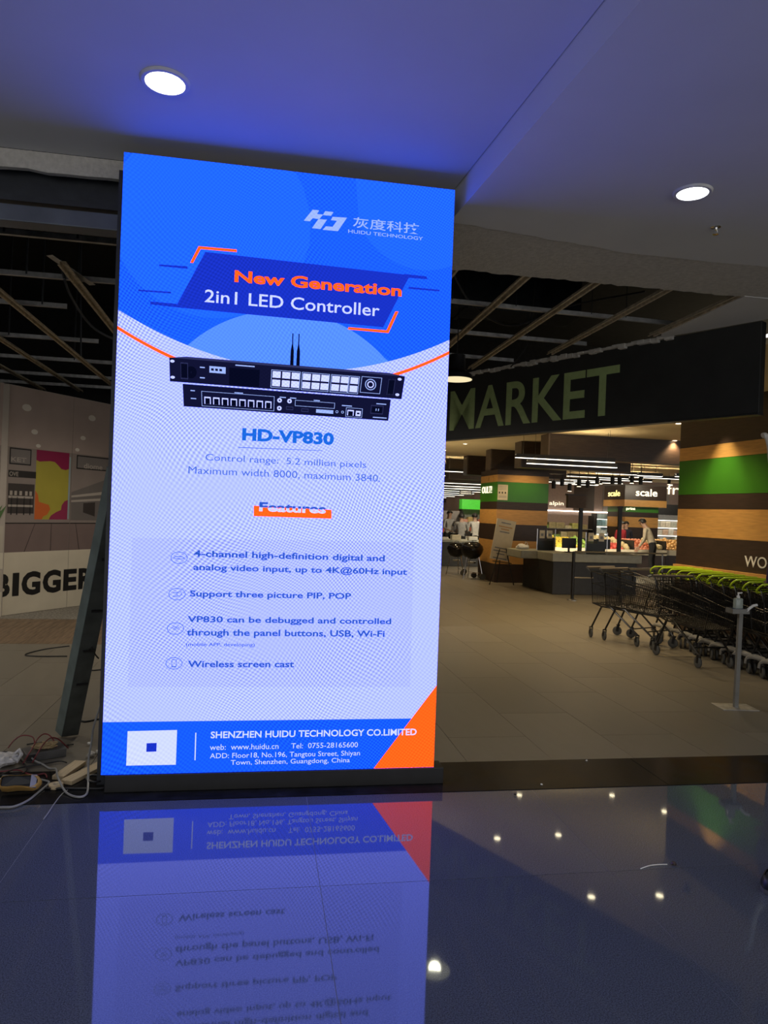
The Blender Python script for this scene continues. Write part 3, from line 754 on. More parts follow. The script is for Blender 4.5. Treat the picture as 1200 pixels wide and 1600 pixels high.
for u in (0.124, 0.124): qr(b1, D1, u, 0.28, u + 0.02, 0.33, 7, 3); qr(b1, D1, u, 0.72, u + 0.02, 0.77, 7, 3)
qframe(b1, D1, 0.421, 0.16, 0.545, 0.93, 7, 3); qframe(b1, D1, 0.551, 0.16, 0.671, 0.93, 7, 3); qframe(b1, D1, 0.677, 0.16, 0.755, 0.93, 7, 3); qframe(b1, D1, 0.757, 0.16, 0.802, 0.93, 7, 3)
for u in (0.427, 0.468, 0.508, 0.556, 0.596, 0.635, 0.682, 0.721, 0.763):
    for v in (0.22, 0.58): qr(b1, D1, u, v, u + 0.034, v + 0.28, 8, 4)
qframe(b1, D1, 0.81, 0.14, 0.90, 0.85, 7, 3)
c = D1(0.853, 0.47); ring(b1, c[0], c[1], 0.033, 0.033, 0.005, 7, 24, 3); ring(b1, c[0], c[1], 0.020, 0.020, 0.006, 7, 20, 4)
for xq in (0.0175, 0.0525):
    b1.add([(xq - 0.010, lay(4), 2.41), (xq + 0.010, lay(4), 2.41), (xq + 0.009, lay(4), 2.50), (xq + 0.003, lay(4), 2.54), (xq + 0.003, lay(4), 2.60), (xq - 0.003, lay(4), 2.60), (xq - 0.003, lay(4), 2.54), (xq - 0.009, lay(4), 2.50)], [tuple(range(8))], 1)
b1.build('front_panel_picture', DM, ls)

# ================================================================== HOARDING (printed site boards)
HR = atan2(0.832, 0.5547)
PRINT = {}
def pr(n, hexcol):
    if n not in PRINT: PRINT[n] = mat('print_' + n, hexcol, 0.55, var=0.06, scale=3)
    return PRINT[n]
hb = root('site_hoarding', 'tall printed site hoarding showing a shop interior and the word BIGGER', 'hoarding', (-3.44, 10.4, 0.004), HR)
for a, b in ((-0.12, 1.104), (1.110, 2.6)):
    MB().bbox(a, 0.0, 0.0, b, 0.05, 3.14, 0.004).build('board', pr('taupe', '#a0978e'), hb)
def hp(name, m, poly, l=1): return MB().plate(poly, -0.0012 * l, -0.0012 * (l - 1) - 0.0001).build(name, m, hb)
def R4(x0, z0, x1, z1): return [(x0, z0), (x1, z0), (x1, z1), (x0, z1)]
for a, b in ((-0.12, 1.104), (1.110, 2.6)):
    hp('printed_ceiling', pr('ceil', '#a08f86'), R4(a, 2.30, b, 3.13))
    hp('printed_shops', pr('shops', '#877b74'), R4(a, 1.262, b, 2.30))
    hp('printed_floor', pr('floor', '#75645f'), R4(a, 0.855, b, 1.25))
    hp('white_band', pr('white', '#cbc1ab'), R4(a, 0.002, b, 0.855))
    hp('printed_line', pr('black', '#141212'), R4(a, 1.248, b, 1.262), 2)
for (x, z, w_) in ((0.30, 2.86, 0.075), (0.44, 2.54, 0.055), (0.51, 2.35, 0.04), (1.46, 2.87, 0.07), (1.30, 2.547, 0.05), (1.20, 2.36, 0.04)):
    hp('printed_lamp', pr('lamp', '#cfc8bd'), [(x + w_ * cos(2 * pi * i / 16), z + 0.045 * w_ / 0.07 * sin(2 * pi * i / 16)) for i in range(16)], 2)
PX = 1.09
hp('poster_yellow', pr('yellow', '#a59a3a'), R4(0.485, 1.31, 1.055, 2.295), 2)
hp('poster_magenta', pr('magenta', '#8a1745'), [(0.485, 2.295), (0.485, 2.15), (0.54, 2.13), (0.62, 2.14), (0.72, 2.15), (0.80, 2.145), (0.86, 2.10), (0.92, 2.05), (1.0, 2.04), (1.055, 2.06), (1.055, 2.295)], 3)
hp('poster_orange', pr('orange', '#c4622a'), [(0.485, 1.31), (0.485, 1.72), (0.53, 1.66), (0.55, 1.56), (0.63, 1.54), (0.72, 1.52), (0.75, 1.46), (0.70, 1.38), (0.63, 1.35), (0.61, 1.31)], 3)
hp('poster_plum', pr('plum', '#8d2b4c'), [(1.055, 1.31), (1.055, 1.60), (1.0, 1.58), (0.95, 1.52), (0.94, 1.45), (0.86, 1.42), (0.77, 1.37), (0.73, 1.31)], 3)
hp('poster_edge', pr('edge', '#8fa0a3'), R4(1.06, 1.32, 1.085, 2.24), 2)
def framed(x0, z0, x1, z1, t=0.018):
    hp('printed_sign', pr('black', '#141212'), R4(x0, z0, x1, z1), 2)
    hp('printed_sign_face', pr('signface', '#77706c'), R4(x0 + t, z0 + t, x1 - t, z1 - t), 3)
framed(0.055, 2.06, 0.40, 2.288); framed(1.195, 2.075, 1.86, 2.283)
hp('printed_sign', pr('dark', '#24211f'), R4(0.047, 1.886, 0.489, 1.98), 2)
hp('printed_shop_dark', pr('dark2', '#3a3330'), R4(0.05, 1.39, 0.47, 1.80), 2)
for z in (1.60, 1.48): hp('printed_table', pr('pale', '#a79d92'), R4(0.06, z, 0.45, z + 0.03), 3)
for x in (0.10, 0.19, 0.30, 0.40): hp('printed_table_leg', pr('black', '#141212'), R4(x, 1.37, x + 0.018, 1.62), 3)
for x in (0.08, 0.15, 0.23, 0.32, 0.39): hp('printed_goods', pr('pale', '#a79d92'), R4(x, 1.64, x + 0.04, 1.70), 3)
hp('printed_corridor', pr('corr', '#6b6460'), [(1.12, 1.3), (1.9, 1.3), (1.9, 1.98), (1.12, 1.72)], 2)
hp('printed_balustrade', pr('pale', '#a79d92'), [(1.12, 1.57), (1.9, 1.62), (1.9, 1.66), (1.12, 1.60)], 3)
hp('printed_balustrade', pr('pale', '#a79d92'), [(1.12, 1.64), (1.9, 1.72), (1.9, 1.77), (1.12, 1.67)], 3)
hp('printed_shopfront', pr('dark2', '#3a3330'), [(1.35, 1.42), (1.58, 1.36), (1.58, 1.58), (1.35, 1.56)], 3)
for (xa, xb) in ((0.34, 0.50), (0.78, 0.78), (1.3, 1.22)): hp('printed_joint', pr('joint', '#3a302d'), [(xa - 0.006, 0.856), (xa + 0.006, 0.856), (xb + 0.004, 1.246), (xb - 0.004, 1.246)], 2)
for ch, xa, xb in (('B', -0.10, 0.135), ('I', 0.172, 0.276), ('G', 0.315, 0.628), ('G', 0.664, 0.985), ('E', 1.028, 1.276), ('R', 1.308, 1.60)):
    text_obj('board_letter', ch, (xa, 0.24, xb, 0.578) if ch == 'G' else (xa, 0.25, xb, 0.57), pr('black', '#141212'), hb, 0.045 if ch != 'I' else 0.0, 0, -0.004)
text_obj('print_lettering', 'KET', (0.08, 2.10, 0.32, 2.16), pr('pale', '#a79d92'), hb, 0.01, 0, -0.006)
text_obj('print_lettering', 'OVE', (0.06, 1.90, 0.20, 1.96), pr('pale', '#a79d92'), hb, 0.01, 0, -0.006)
text_obj('print_lettering', 'diome', (1.33, 2.09, 1.70, 2.17), pr('pale', '#a79d92'), hb, 0.02, 0, -0.006)
hb2 = root('site_hoarding', 'plain taupe hoarding board with pale planter print at the picture edge', 'hoarding', (-3.405, 10.36, 0.004), radians(16))
MB().bbox(-1.6, 0, 0, 0, 0.05, 3.13, 0.004).build('board', pr('taupe2', '#958b80'), hb2)
for k, (z0, z1) in enumerate(((0.0, 0.33), (0.34, 0.62), (0.64, 0.86), (0.87, 1.22))):
    MB().plate(R4(-1.5, z0, -0.01 - 0.01 * (k % 2), z1), -0.0015, -0.0001).build('printed_block', pr('block%d' % (k % 2), ('#b3aa97', '#9d9484')[k % 2]), hb2)
lf = MB()
for i in range(16):
    x = -0.22 + 0.012 * i; z = 1.28 + 0.03 * (i % 4); d_ = 0.05 * (1 if i % 2 else -1)
    lf.plate([(x, z), (x + 0.02, z + 0.05), (x + d_, z + 0.13), (x - 0.015, z + 0.05)], -0.003 - 0.0003 * i, -0.0029 - 0.0003 * i)
lf.build('printed_leaves', pr('leaf', '#3c5a25'), hb2)

# ================================================================== leaning steel prop behind the screen
p0, p1 = Vector((-1.272, 5.10, 0.012)), Vector((-0.865, 4.43, 1.78))
prp = root('steel_prop', 'grey-green steel channel leaning diagonally against the back of the LED screen', 'steel beam', p0)
dv = (p1 - p0); Ln = dv.length; dv.normalize()
e1 = Vector((0.986, -0.167, 0)); e1 = (e1 - dv * e1.dot(dv)).normalized(); e2 = dv.cross(e1) * -1
if e2.y < 0: e2 = -e2
la = (-e1 * cos(radians(35)) + e2 * sin(radians(35))); ra = (e1 * cos(radians(35)) + e2 * sin(radians(35)))
def face_plate(dirv, wd, th, s0=0.0, s1=Ln):
    nrm = dv.cross(dirv)
    return MB().obox(dirv * wd / 2 + dv * (s0 + s1) / 2, dv * (s1 - s0) / 2, dirv * wd / 2, nrm * th / 2)
face_plate(la, 0.075, 0.006).build('web', M['greensteel'], prp)
face_plate(ra, 0.105, 0.006).build('flange', mat('shaded_steel', (0.05, 0.055, 0.05), 0.6, var=0.35, scale=10), prp)  # shade inside the channel is put into this darker steel colour
mb = MB(); mb.obox(la * 0.075 + ra * 0.05 + dv * Ln / 2, dv * Ln / 2, ra * 0.05, la.cross(dv) * 0.0 + la * 0.003); mb.build('flange', M['greensteel'], prp)
for s_ in (0.42, 0.68, 0.98, 1.35):
    nrm = ra.cross(dv)
    if nrm.y > 0: nrm = -nrm
    MB().obox(dv * s_ + ra * 0.06 + nrm * 0.006, dv * 0.008, ra * 0.035, nrm * 0.004).build('tie_strap', M['black'], prp)
nrm = ra.cross(dv); nrm = -nrm if nrm.y > 0 else nrm
MB().tube([dv * 0.68 + ra * 0.05 + nrm * 0.005, dv * 0.72 + ra * 0.07 + nrm * 0.02, dv * 0.66 + ra * 0.10 + nrm * 0.02, dv * 0.62 + ra * 0.13 + nrm * 0.01], 0.005, 6).build('hook', M['black'], prp)

# ================================================================== site clutter by the foot of the screen
GREY = mat('grey_cable_sheath', (0.24, 0.24, 0.235), 0.5, var=0.1)
RED = mat('red_wire', (0.16, 0.02, 0.025), 0.5, var=0.2)
def gz(pts, z): return [(p[0], p[1], z if not isinstance(z, list) else z[i]) for i, p in enumerate(pts)]
cable('cable', 'thick grey cable curving across the black threshold past the tan shoe', gz([(-1.60, 3.955), (-1.40, 3.95), (-1.273, 3.954), (-1.213, 3.957), (-1.166, 4.027), (-1.143, 4.145), (-1.125, 4.273), (-1.158, 4.313), (-1.224, 4.345), (-1.33, 4.36), (-1.45, 4.35)], 0.009), 0.006, GREY)
cable('cable', 'long grey cable dropping from the screen frame and looping over the timber offcuts', [(-1.40, 4.71, 0.02), (-1.357, 4.681, 0.03), (-1.296, 4.611, 0.02), (-1.235, 4.563, 0.012), (-1.181, 4.496, 0.012), (-1.12, 4.39, 0.045), (-1.073, 4.25, 0.05), (-0.997, 4.126, 0.012), (-0.919, 4.059, 0.010), (-0.885, 4.10, 0.010), (-0.91, 4.248, 0.018), (-0.937, 4.36, 0.10), (-0.929, 4.38, 0.20), (-0.915, 4.36, 0.30), (-0.88, 4.34, 0.42)], 0.006, GREY)
cable('cable', 'coiled black power cable beneath the lower corner of the screen', gz([(-1.124, 4.20), (-1.041, 4.19), (-0.93, 4.18), (-0.827, 4.175), (-0.785, 4.21), (-0.79, 4.268), (-0.834, 4.33), (-0.907, 4.345), (-0.931, 4.297), (-0.883, 4.236), (-0.842, 4.252), (-0.85, 4.29)], [0.009, 0.009, 0.009, 0.009, 0.01, 0.012, 0.02, 0.022, 0.024, 0.024, 0.024, 0.024]), 0.006, M['black'])
cable('cable', 'thin grey wire trailing over the threshold onto the polished granite', gz([(-1.02, 3.80), (-1.018, 3.87), (-1.02, 3.991), (-1.015, 4.118), (-1.0, 4.17)], 0.006), 0.003, GREY)
for k, (lab, pts, r, m) in enumerate((
    ('dark red wire arching over the white bag at the picture edge', [(-1.53, 4.86, 0.02), (-1.506, 4.893, 0.06), (-1.464, 4.916, 0.08), (-1.40, 4.91, 0.07), (-1.376, 4.87, 0.03)], 0.004, RED),
    ('dark red wire looped high over the grey power supply box', [(-1.36, 4.59, 0.012), (-1.33, 4.66, 0.08), (-1.327, 4.772, 0.11), (-1.302, 4.83, 0.115), (-1.249, 4.80, 0.09), (-1.19, 4.72, 0.012)], 0.004, RED),
    ('second dark red wire hooked over the end of the grey power supply box', [(-1.31, 4.60, 0.012), (-1.28, 4.67, 0.085), (-1.26, 4.77, 0.105), (-1.225, 4.83, 0.08), (-1.17, 4.86, 0.012)], 0.004, RED),
    ('slim black wire running from the picture edge to the power supply box', gz([(-1.46, 4.30), (-1.40, 4.46), (-1.34, 4.53), (-1.245, 4.575), (-1.161, 4.62), (-1.113, 4.593)], 0.012), 0.004, M['black']),
    ('black cable snaking around the crumpled white bag', gz([(-1.60, 4.79), (-1.50, 4.80), (-1.42, 4.70), (-1.31, 4.50), (-1.32, 4.40), (-1.40, 4.36)], 0.013), 0.005, M['black']),
    ('dark wire tangled in front of the white bag', gz([(-1.55, 4.50), (-1.45, 4.47), (-1.36, 4.49), (-1.30, 4.44), (-1.24, 4.40), (-1.19, 4.42), (-1.16, 4.36)], 0.010), 0.004, RED),
    ('thin pale wire curled behind the tan shoe', gz([(-1.50, 4.42), (-1.38, 4.41), (-1.26, 4.37), (-1.20, 4.35), (-1.21, 4.31), (-1.27, 4.30)], 0.008), 0.003, GREY),
    ('black wire looping over the tiles beside the steel prop foot', gz([(-1.45, 4.96), (-1.36, 5.0), (-1.27, 4.97), (-1.22, 4.93), (-1.16, 4.95)], 0.008), 0.004, M['black']),
)): cable('wire', lab, pts, r, m, 'wire', 'tangled wires at the screen foot')
cable('wire', 'thin black wire bent in a long hairpin on the tiles before the timber floor', gz([(-2.03, 8.31), (-2.23, 8.125), (-2.339, 7.853), (-2.219, 7.758), (-1.913, 7.762)], 0.006), 0.006, M['black'], 'wire')
cable('wire', 'short black wire on the tiles between steel prop and screen frame, farther one', gz([(-1.58, 7.172), (-1.521, 7.117), (-1.452, 7.144), (-1.40, 7.15)], 0.006), 0.006, M['black'], 'wire')
cable('wire', 'short black wire near the foot of the steel prop', gz([(-1.25, 5.49), (-1.2, 5.463), (-1.123, 5.522), (-1.05, 5.53)], 0.006), 0.006, M['black'], 'wire')

ps = root('power_supply', 'grey metal power supply box topped with a heap of pale wires', 'power supply', (-1.285, 4.745, 0.001), radians(28))
MB().bbox(-0.115, -0.07, 0, 0.115, 0.07, 0.052, 0.003).build('case', mat('zinc_case', (0.13, 0.13, 0.13), 0.4, metal=0.6, var=0.2), ps)
hp_ = MB(); r5 = random.Random(9)
for i in range(14):
    a = r5.uniform(0, 6.28); pts = []
    for k in range(7):
        pts.append((0.08 * cos(a + k * 0.9) * r5.uniform(0.5, 1), 0.045 * sin(a + k * 0.9) * r5.uniform(0.5, 1), 0.056 + 0.028 * r5.random()))
    hp_.tube(pts, 0.0045, 5)
hp_.build('wire_heap', mat('straw_wire', (0.42, 0.31, 0.16), 0.6, var=0.3), ps, smooth=True)
MB().box(-0.112, -0.072, 0.01, -0.06, -0.069, 0.045).build('terminal_block', M['black'], ps)
# crumpled bag
bm = bmesh.new(); bmesh.ops.create_icosphere(bm, subdivisions=3, radius=1)
r6 = random.Random(21)
for v in bm.verts:
    n_ = 1 + 0.22 * sin(7 * v.co.x + 3 * v.co.z) * cos(5 * v.co.y) + r6.uniform(-0.09, 0.09)
    v.co = Vector((v.co.x * 0.085 * n_, v.co.y * 0.07 * n_, max(0, 0.032 + v.co.z * 0.036 * n_)))
me = bpy.data.meshes.new('plastic_bag'); bm.to_mesh(me); bm.free(); me.materials.append(mat('crumpled_polythene', (0.45, 0.44, 0.44), 0.3, var=0.35, scale=30))
bg = root('plastic_bag', 'crumpled white plastic bag among the tangled wires', 'bag', (-1.475, 4.605, 0.003)); place(me, 'bag_body', bg)
MB().tube([(0.05, 0.02, 0.05), (0.08, 0.03, 0.075), (0.10, 0.0, 0.06), (0.085, -0.03, 0.02)], [0.010, 0.014, 0.012, 0.006], 6).build('bag_handle', me.materials[0], bg)
# shoe
sh = root('shoe', 'tan and black slip-on shoe lying on the black threshold by the wires', 'shoe', (-1.235, 4.175, 0.036), radians(8))
sh.rotation_euler = (radians(52), 0, radians(6))
def shoe(parent, upper, sole, L=0.20, W=0.078):
    out = [(-0.5, 0.30), (-0.46, 0.42), (-0.3, 0.47), (-0.1, 0.42), (0.1, 0.45), (0.3, 0.50), (0.42, 0.40), (0.5, 0.12)]
    ring_ = [(x * L, y * W) for x, y in out] + [(x * L, -y * W) for x, y in out[::-1]]
    MB().prism(ring_, 0.0, 0.018).build('sole', sole, parent)
    prof = [(0.97, 0.018), (1.0, 0.035), (0.98, 0.06), (0.90, 0.082), (0.80, 0.088)]
    vs = []; k = len(ring_)
    for sc_, z in prof:
        for (x, y) in ring_:
            t = (x / L + 0.5)
            zz = 0.018 + (z - 0.018) * (1.05 - 0.45 * max(0, t - 0.5) * 2)
            vs.append((x * (0.4 + 0.6 * sc_) - (1 - sc_) * 0.02, y * sc_, zz))
    fs = [(i * k + j, i * k + (j + 1) % k, (i + 1) * k + (j + 1) % k, (i + 1) * k + j) for i in range(len(prof) - 1) for j in range(k)]
    MB().add(vs, fs).build('upper', upper, parent, smooth=True)
    top = len(prof) - 1
    MB().add([(v[0] * 0.98, v[1], v[2] - 0.010) for v in vs[top * k:]], [tuple(range(k))]).build('opening', M['black'], parent)
shoe(sh, mat('tan_leather', (0.42, 0.25, 0.075), 0.5, var=0.2), M['black'])
MB().obox((0.064, 0, 0.060), (0.014, 0, -0.006), (0, 0.034, 0), (0, 0, 0.006)).build('silver_band', M['chrome'], sh)
# timber offcuts
for lab, c, l, wd, rot, z in (('short pale timber offcut lying beside the longer offcut', (-1.062, 4.455, 0.004), 0.26, 0.07, radians(76), 0.0),
                              ('longer pale timber offcut tucked under the lower corner of the screen', (-0.952, 4.42, 0.004), 0.36, 0.075, radians(64), 0.0)):
    o = MB().bbox(-l / 2, -wd / 2, 0, l / 2, wd / 2, 0.024, 0.003).build('timber_offcut', M['offcut'], None, c, rot)
    tag(o, lab, 'timber', 'timber offcuts at the screen foot')
o = root('tape_roll', 'small roll of beige tape on the threshold beside the timber offcuts', 'tape', (-1.075, 4.225, 0.0035))
MB().lathe([(0.02, 0), (0.038, 0), (0.038, 0.019), (0.02, 0.019), (0.02, 0)], 22).build('tape', M['offcut'], o)
MB().lathe([(0.017, 0), (0.02, 0), (0.02, 0.0195), (0.017, 0.0195), (0.017, 0)], 22).build('core', M['paper'], o)
# small litter
r7 = random.Random(4)
for lab, x, y, s_, m in (('white plaster crumb on the tiles beside the screen foot', -1.06, 4.95, 0.018, 'white'), ('larger pale plaster lump under the screen edge', -1.0, 4.72, 0.03, 'plaster'),
                        ('pale plaster flake beside the plaster lump', -0.97, 4.78, 0.02, 'plaster'), ('black screw cap behind the power supply box', -1.19, 4.93, 0.014, 'black'),
                        ('tiny dark crumb on the granite below the threshold', 1.49, 3.924, 0.010, 'black'), ('tiny pale crumb at the threshold edge', 1.706, 4.06, 0.008, 'white'),
                        ('tiny white crumb on the far edge of the black threshold', 2.172, 4.44, 0.008, 'white'), ('small dark brown crumb beside the white strip on the granite', 1.955, 3.067, 0.013, 'brownwood')):
    b_ = bmesh.new(); bmesh.ops.create_icosphere(b_, subdivisions=1, radius=s_)
    for v in b_.verts: v.co *= r7.uniform(0.7, 1.15); v.co.z = max(0, v.co.z * 0.7 + s_ * 0.45)
    me = bpy.data.meshes.new('crumb'); b_.to_mesh(me); b_.free(); me.materials.append(M[m])
    tag(place(me, 'crumb', None, (x, y, 0.0035)), lab, 'debris', 'litter on the floor')
cable('cable_tie', 'white plastic strip lying on the polished granite', [(1.774, 3.045, 0.003), (1.83, 3.066, 0.004), (1.88, 3.072, 0.004), (1.925, 3.072, 0.003)], 0.0022, M['white'], 'litter')
bs = root('shoe', 'toe of a black shoe on the granite at the picture edge', 'shoe', (2.345, 2.84, 0.001), radians(205))
shoe(bs, M['black'], M['rubber'], 0.28, 0.10)

# ================================================================== SHOPPING TROLLEYS
def lerp(a, b, t): return Vector(a) + (Vector(b) - Vector(a)) * t
def basket_mesh():
    mb = MB()
    # corners: rear/front, bottom/top, left/right
    def c(fr_, top, s):
        if fr_ == 0: return Vector((-0.02, s * (0.275 if top else 0.235), 0.90 if top else 0.47))
        return Vector((0.88 if top else 0.76, s * (0.20 if top else 0.165), 0.735 if top else 0.43))
    rw, rt_ = 0.0028, 0.006
    for s in (-1, 1):
        mb.tube([c(0, 1, s), c(1, 1, s)], rt_, 5); mb.tube([c(0, 0, s), c(1, 0, s)], rt_, 5)
        mb.tube([c(0, 0, s), c(0, 1, s)], rt_, 5); mb.tube([c(1, 0, s), c(1, 1, s)], rt_, 5)
        for i in range(1, 30):
            t = i / 30; mb.tube([lerp(c(0, 0, s), c(1, 0, s), t), lerp(c(0, 1, s), c(1, 1, s), t)], rw, 4)
        for k in (0.3, 0.62):
            mb.tube([lerp(c(0, 0, s), c(0, 1, s), k), lerp(c(1, 0, s), c(1, 1, s), k)], rw * 1.4, 4)
    for f_ in (0, 1):
        mb.tube([c(f_, 1, -1), c(f_, 1, 1)], rt_, 5); mb.tube([c(f_, 0, -1), c(f_, 0, 1)], rt_, 5)
        n_ = 14
        for i in range(1, n_):
            t = i / n_; mb.tube([lerp(c(f_, 0, -1), c(f_, 0, 1), t), lerp(c(f_, 1, -1), c(f_, 1, 1), t)], rw, 4)
        for k in (0.3, 0.62): mb.tube([lerp(c(f_, 0, -1), c(f_, 1, -1), k), lerp(c(f_, 0, 1), c(f_, 1, 1), k)], rw * 1.4, 4)
    for i in range(1, 22):
        t = i / 22; mb.tube([lerp(c(0, 0, -1), c(1, 0, -1), t), lerp(c(0, 0, 1), c(1, 0, 1), t)], rw, 4)
    for i in range(1, 10):
        t = i / 10; mb.tube([lerp(c(0, 0, -1), c(0, 0, 1), t), lerp(c(1, 0, -1), c(1, 0, 1), t)], rw, 4)
    return mb.mesh('basket', M['wire'])
BASK = basket_mesh()
def frame_mesh(m):
    mb = MB()
    for s in (-1, 1):
        mb.tube([(0.0, s * 0.26, 0.145), (0.15, s * 0.245, 0.44), (0.30, s * 0.235, 0.445), (0.72, s * 0.20, 0.145)], 0.0125, 8)
        mb.tube([(-0.02, s * 0.235, 0.47), (0.15, s * 0.24, 0.44), (0.76, s * 0.165, 0.42)], 0.010, 6)
    mb.tube([(0.15, -0.245, 0.435), (0.15, 0.245, 0.435)], 0.010, 6)
    mb.tube([(0.62, -0.205, 0.21), (0.62, 0.205, 0.21)], 0.008, 6)
    return mb.mesh('chassis', m, True)
FRM = frame_mesh(M['wire'])
def wheel_mesh():
    mb = MB().lathe([(0.015, -0.014), (0.052, -0.014), (0.062, -0.008), (0.062, 0.008), (0.052, 0.014), (0.015, 0.014)], 18, (0, 0, 0), 'y')
    return mb.mesh('wheel', M['rubber'], True)
def fork_mesh():
    mb = MB()
    for s in (-1, 1): mb.bar((0.0, s * 0.021, -0.008), (0.012, s * 0.021, 0.085), 0.03, 0.003, up=(0, 1, 0))
    mb.lathe([(0.026, 0.075), (0.026, 0.088), (0.012, 0.092)], 10, (0.012, 0, 0))
    return mb.mesh('fork', M['blackmetal'])
WHE, FRK = wheel_mesh(), fork_mesh()
def handle_mesh(kind):
    mb = MB()
    if kind == 'lime':
        # rounded hoop
        pts = []
        for i in range(24):
            a = 2 * pi * i / 24
            sx = 0.255 * (1 if cos(a) > 0 else -1)
            pts.append((-0.075 - 0.06 * sin(a), sx * min(1, abs(cos(a)) * 2) + 0.05 * cos(a), 0.935 - 0.056 * sin(a)))
        mb.tube(pts, 0.010, 8, 0, True)
        return mb.mesh('handle', M['lime'], True)
    mb.tube([(-0.115, -0.27, 0.945), (-0.115, 0.27, 0.945)], 0.016, 10)
    return mb.mesh('handle', mat('pale_grip', (0.16, 0.14, 0.125), 0.3, var=0.1), True)
def bracket_mesh():
    mb = MB()
    for s in (-1, 1): mb.tube([(-0.02, s * 0.27, 0.80), (-0.05, s * 0.275, 0.90), (-0.11, s * 0.272, 0.945)], 0.010, 6)
    return mb.mesh('handle_bracket', M['blackmetal'], True)
def bumper_mesh():
    mb = MB()
    for s in (-1, 1):
        pts = [(-0.05, s * 0.262, 0.10)] + [(-0.05 + 0.0 + 0.13 * (1 - cos(a)) * 0.9, s * 0.262, 0.10 + 0.095 * sin(a)) for a in [pi * i / 14 for i in range(1, 8)]] + [(0.35, s * 0.245, 0.20), (0.60, s * 0.215, 0.18)]
        mb.tube(pts, 0.027, 8)
    mb.tube([(0.60, -0.215, 0.18), (0.62, -0.1, 0.185), (0.62, 0.1, 0.185), (0.60, 0.215, 0.18)], 0.02, 8)
    return mb.mesh('bumper', M['greyplastic'], True)
def child_seat_mesh():
    mb = MB()
    for i in range(9): mb.tube([(0.10, -0.22 + 0.055 * i, 0.66), (0.03, -0.22 + 0.055 * i, 0.87)], 0.0024, 4)
    mb.tube([(0.10, -0.23, 0.66), (0.10, 0.23, 0.66)], 0.005, 5); mb.tube([(0.03, -0.23, 0.87), (0.03, 0.23, 0.87)], 0.005, 5)
    return mb.mesh('seat_grid', M['wire'])
BRK, BMP, HL, HG, SEAT = bracket_mesh(), bumper_mesh(), handle_mesh('lime'), handle_mesh('grey'), child_seat_mesh()
def trolley(label, x, y, hd, kind, group=None):
    t = root('shopping_trolley', label, 'shopping trolley', (x, y, 0.0), atan2(hd[1], hd[0]), group)
    place(BASK, 'basket', t); place(FRM, 'chassis', t); place(BRK, 'handle_bracket', t)
    place(HL if kind == 'lime' else HG, 'handle', t)
    if kind == 'lime': place(BMP, 'bumper', t)
    else: place(SEAT, 'seat_grid', t)
    for k, (wx, wy) in enumerate(((0.0, 0.26), (0.0, -0.26), (0.72, 0.20), (0.72, -0.20))):
        wv = place(WHE, 'wheel', t, (wx - 0.012, wy, 0.063), 0.5 * sin(3 * k + x * 7)); place(FRK, 'fork', wv)
    return t
hA = (0.36, -0.933)
trolley('rearmost loose black wire trolley with pale grip, farthest from the striped wall', 4.71, 9.22, hA, 'grey', 'loose trolleys')
trolley('black wire trolley nested into the rearmost loose trolley', 4.795, 9.0, hA, 'grey', 'loose trolleys')
trolley('nearest loose black wire trolley standing before the nested row', 5.0, 7.96, (0.03, -1), 'grey', 'loose trolleys')
n_row = 12
for i in range(n_row):
    t = i / (n_row - 1)
    nth = ('farthest', 'second farthest', 'third farthest', 'fourth from the far end', 'fifth from the far end', 'sixth from the far end', 'seventh from the far end', 'eighth from the far end', 'ninth from the far end', 'tenth from the far end', 'second nearest', 'nearest')[i]
    trolley('lime-handled trolley nested along the striped wall, %s of its row' % nth, 5.65 - 0.17 * t, 9.10 - 2.62 * t, (-0.065, -1), 'lime', 'lime-handled trolleys in the nested row')

# ================================================================== hand sanitiser stand
sa = root('sanitiser_stand', 'slim grey metal stand with square base plate and tray by the trolleys', 'stand', (4.15, 5.67, 0.0), radians(-8))
MB().bbox(-0.16, -0.10, 0.0005, 0.16, 0.12, 0.006, 0.002).build('base_plate', M['galv'], sa)
MB().bar((0, 0, 0.006), (0.012, 0, 0.83), 0.034, 0.034, up=(0, 1, 0)).build('pole', mat('grey_powdercoat', (0.17, 0.165, 0.15), 0.45, metal=0.2, var=0.15), sa)
tr = MB(); tr.box(-0.085, -0.06, 0.83, 0.06, 0.06, 0.836); tr.box(-0.085, -0.063, 0.83, 0.06, -0.06, 0.872); tr.box(-0.085, 0.06, 0.83, 0.06, 0.063, 0.872); tr.box(-0.088, -0.063, 0.83, -0.085, 0.063, 0.872)
tr.build('tray', mat('grey_powdercoat', '#555555'), sa)
MB().tube([(0.03, -0.05, 0.84), (0.055, -0.055, 0.875), (0.09, -0.06, 0.905), (0.125, -0.06, 0.912)], 0.012, 8).build('foot_lever', M['white'], sa, smooth=True)
bo = root('sanitiser_bottle', 'clear pump bottle of hand sanitiser in the tray of the grey stand', 'bottle', (4.137, 5.67, 0.837))
MB().bbox(-0.036, -0.025, 0, 0.036, 0.025, 0.125, 0.012).build('bottle_body', mat('murky_gel_bottle', (0.30, 0.34, 0.30), 0.15, var=0.1), bo, smooth=True)
MB().box(-0.0365, -0.0255, 0.012, 0.0365, 0.0255, 0.035).build('label', mat('blue_label', (0.03, 0.07, 0.13), 0.5), bo)
MB().lathe([(0.014, 0.125), (0.014, 0.145), (0.006, 0.148), (0.006, 0.165), (0, 0.165)], 12).build('pump_cap', M['white'], bo)
MB().bar((-0.005, 0, 0.168), (0.035, 0, 0.172), 0.012, 0.01).build('pump_nozzle', M['white'], bo)
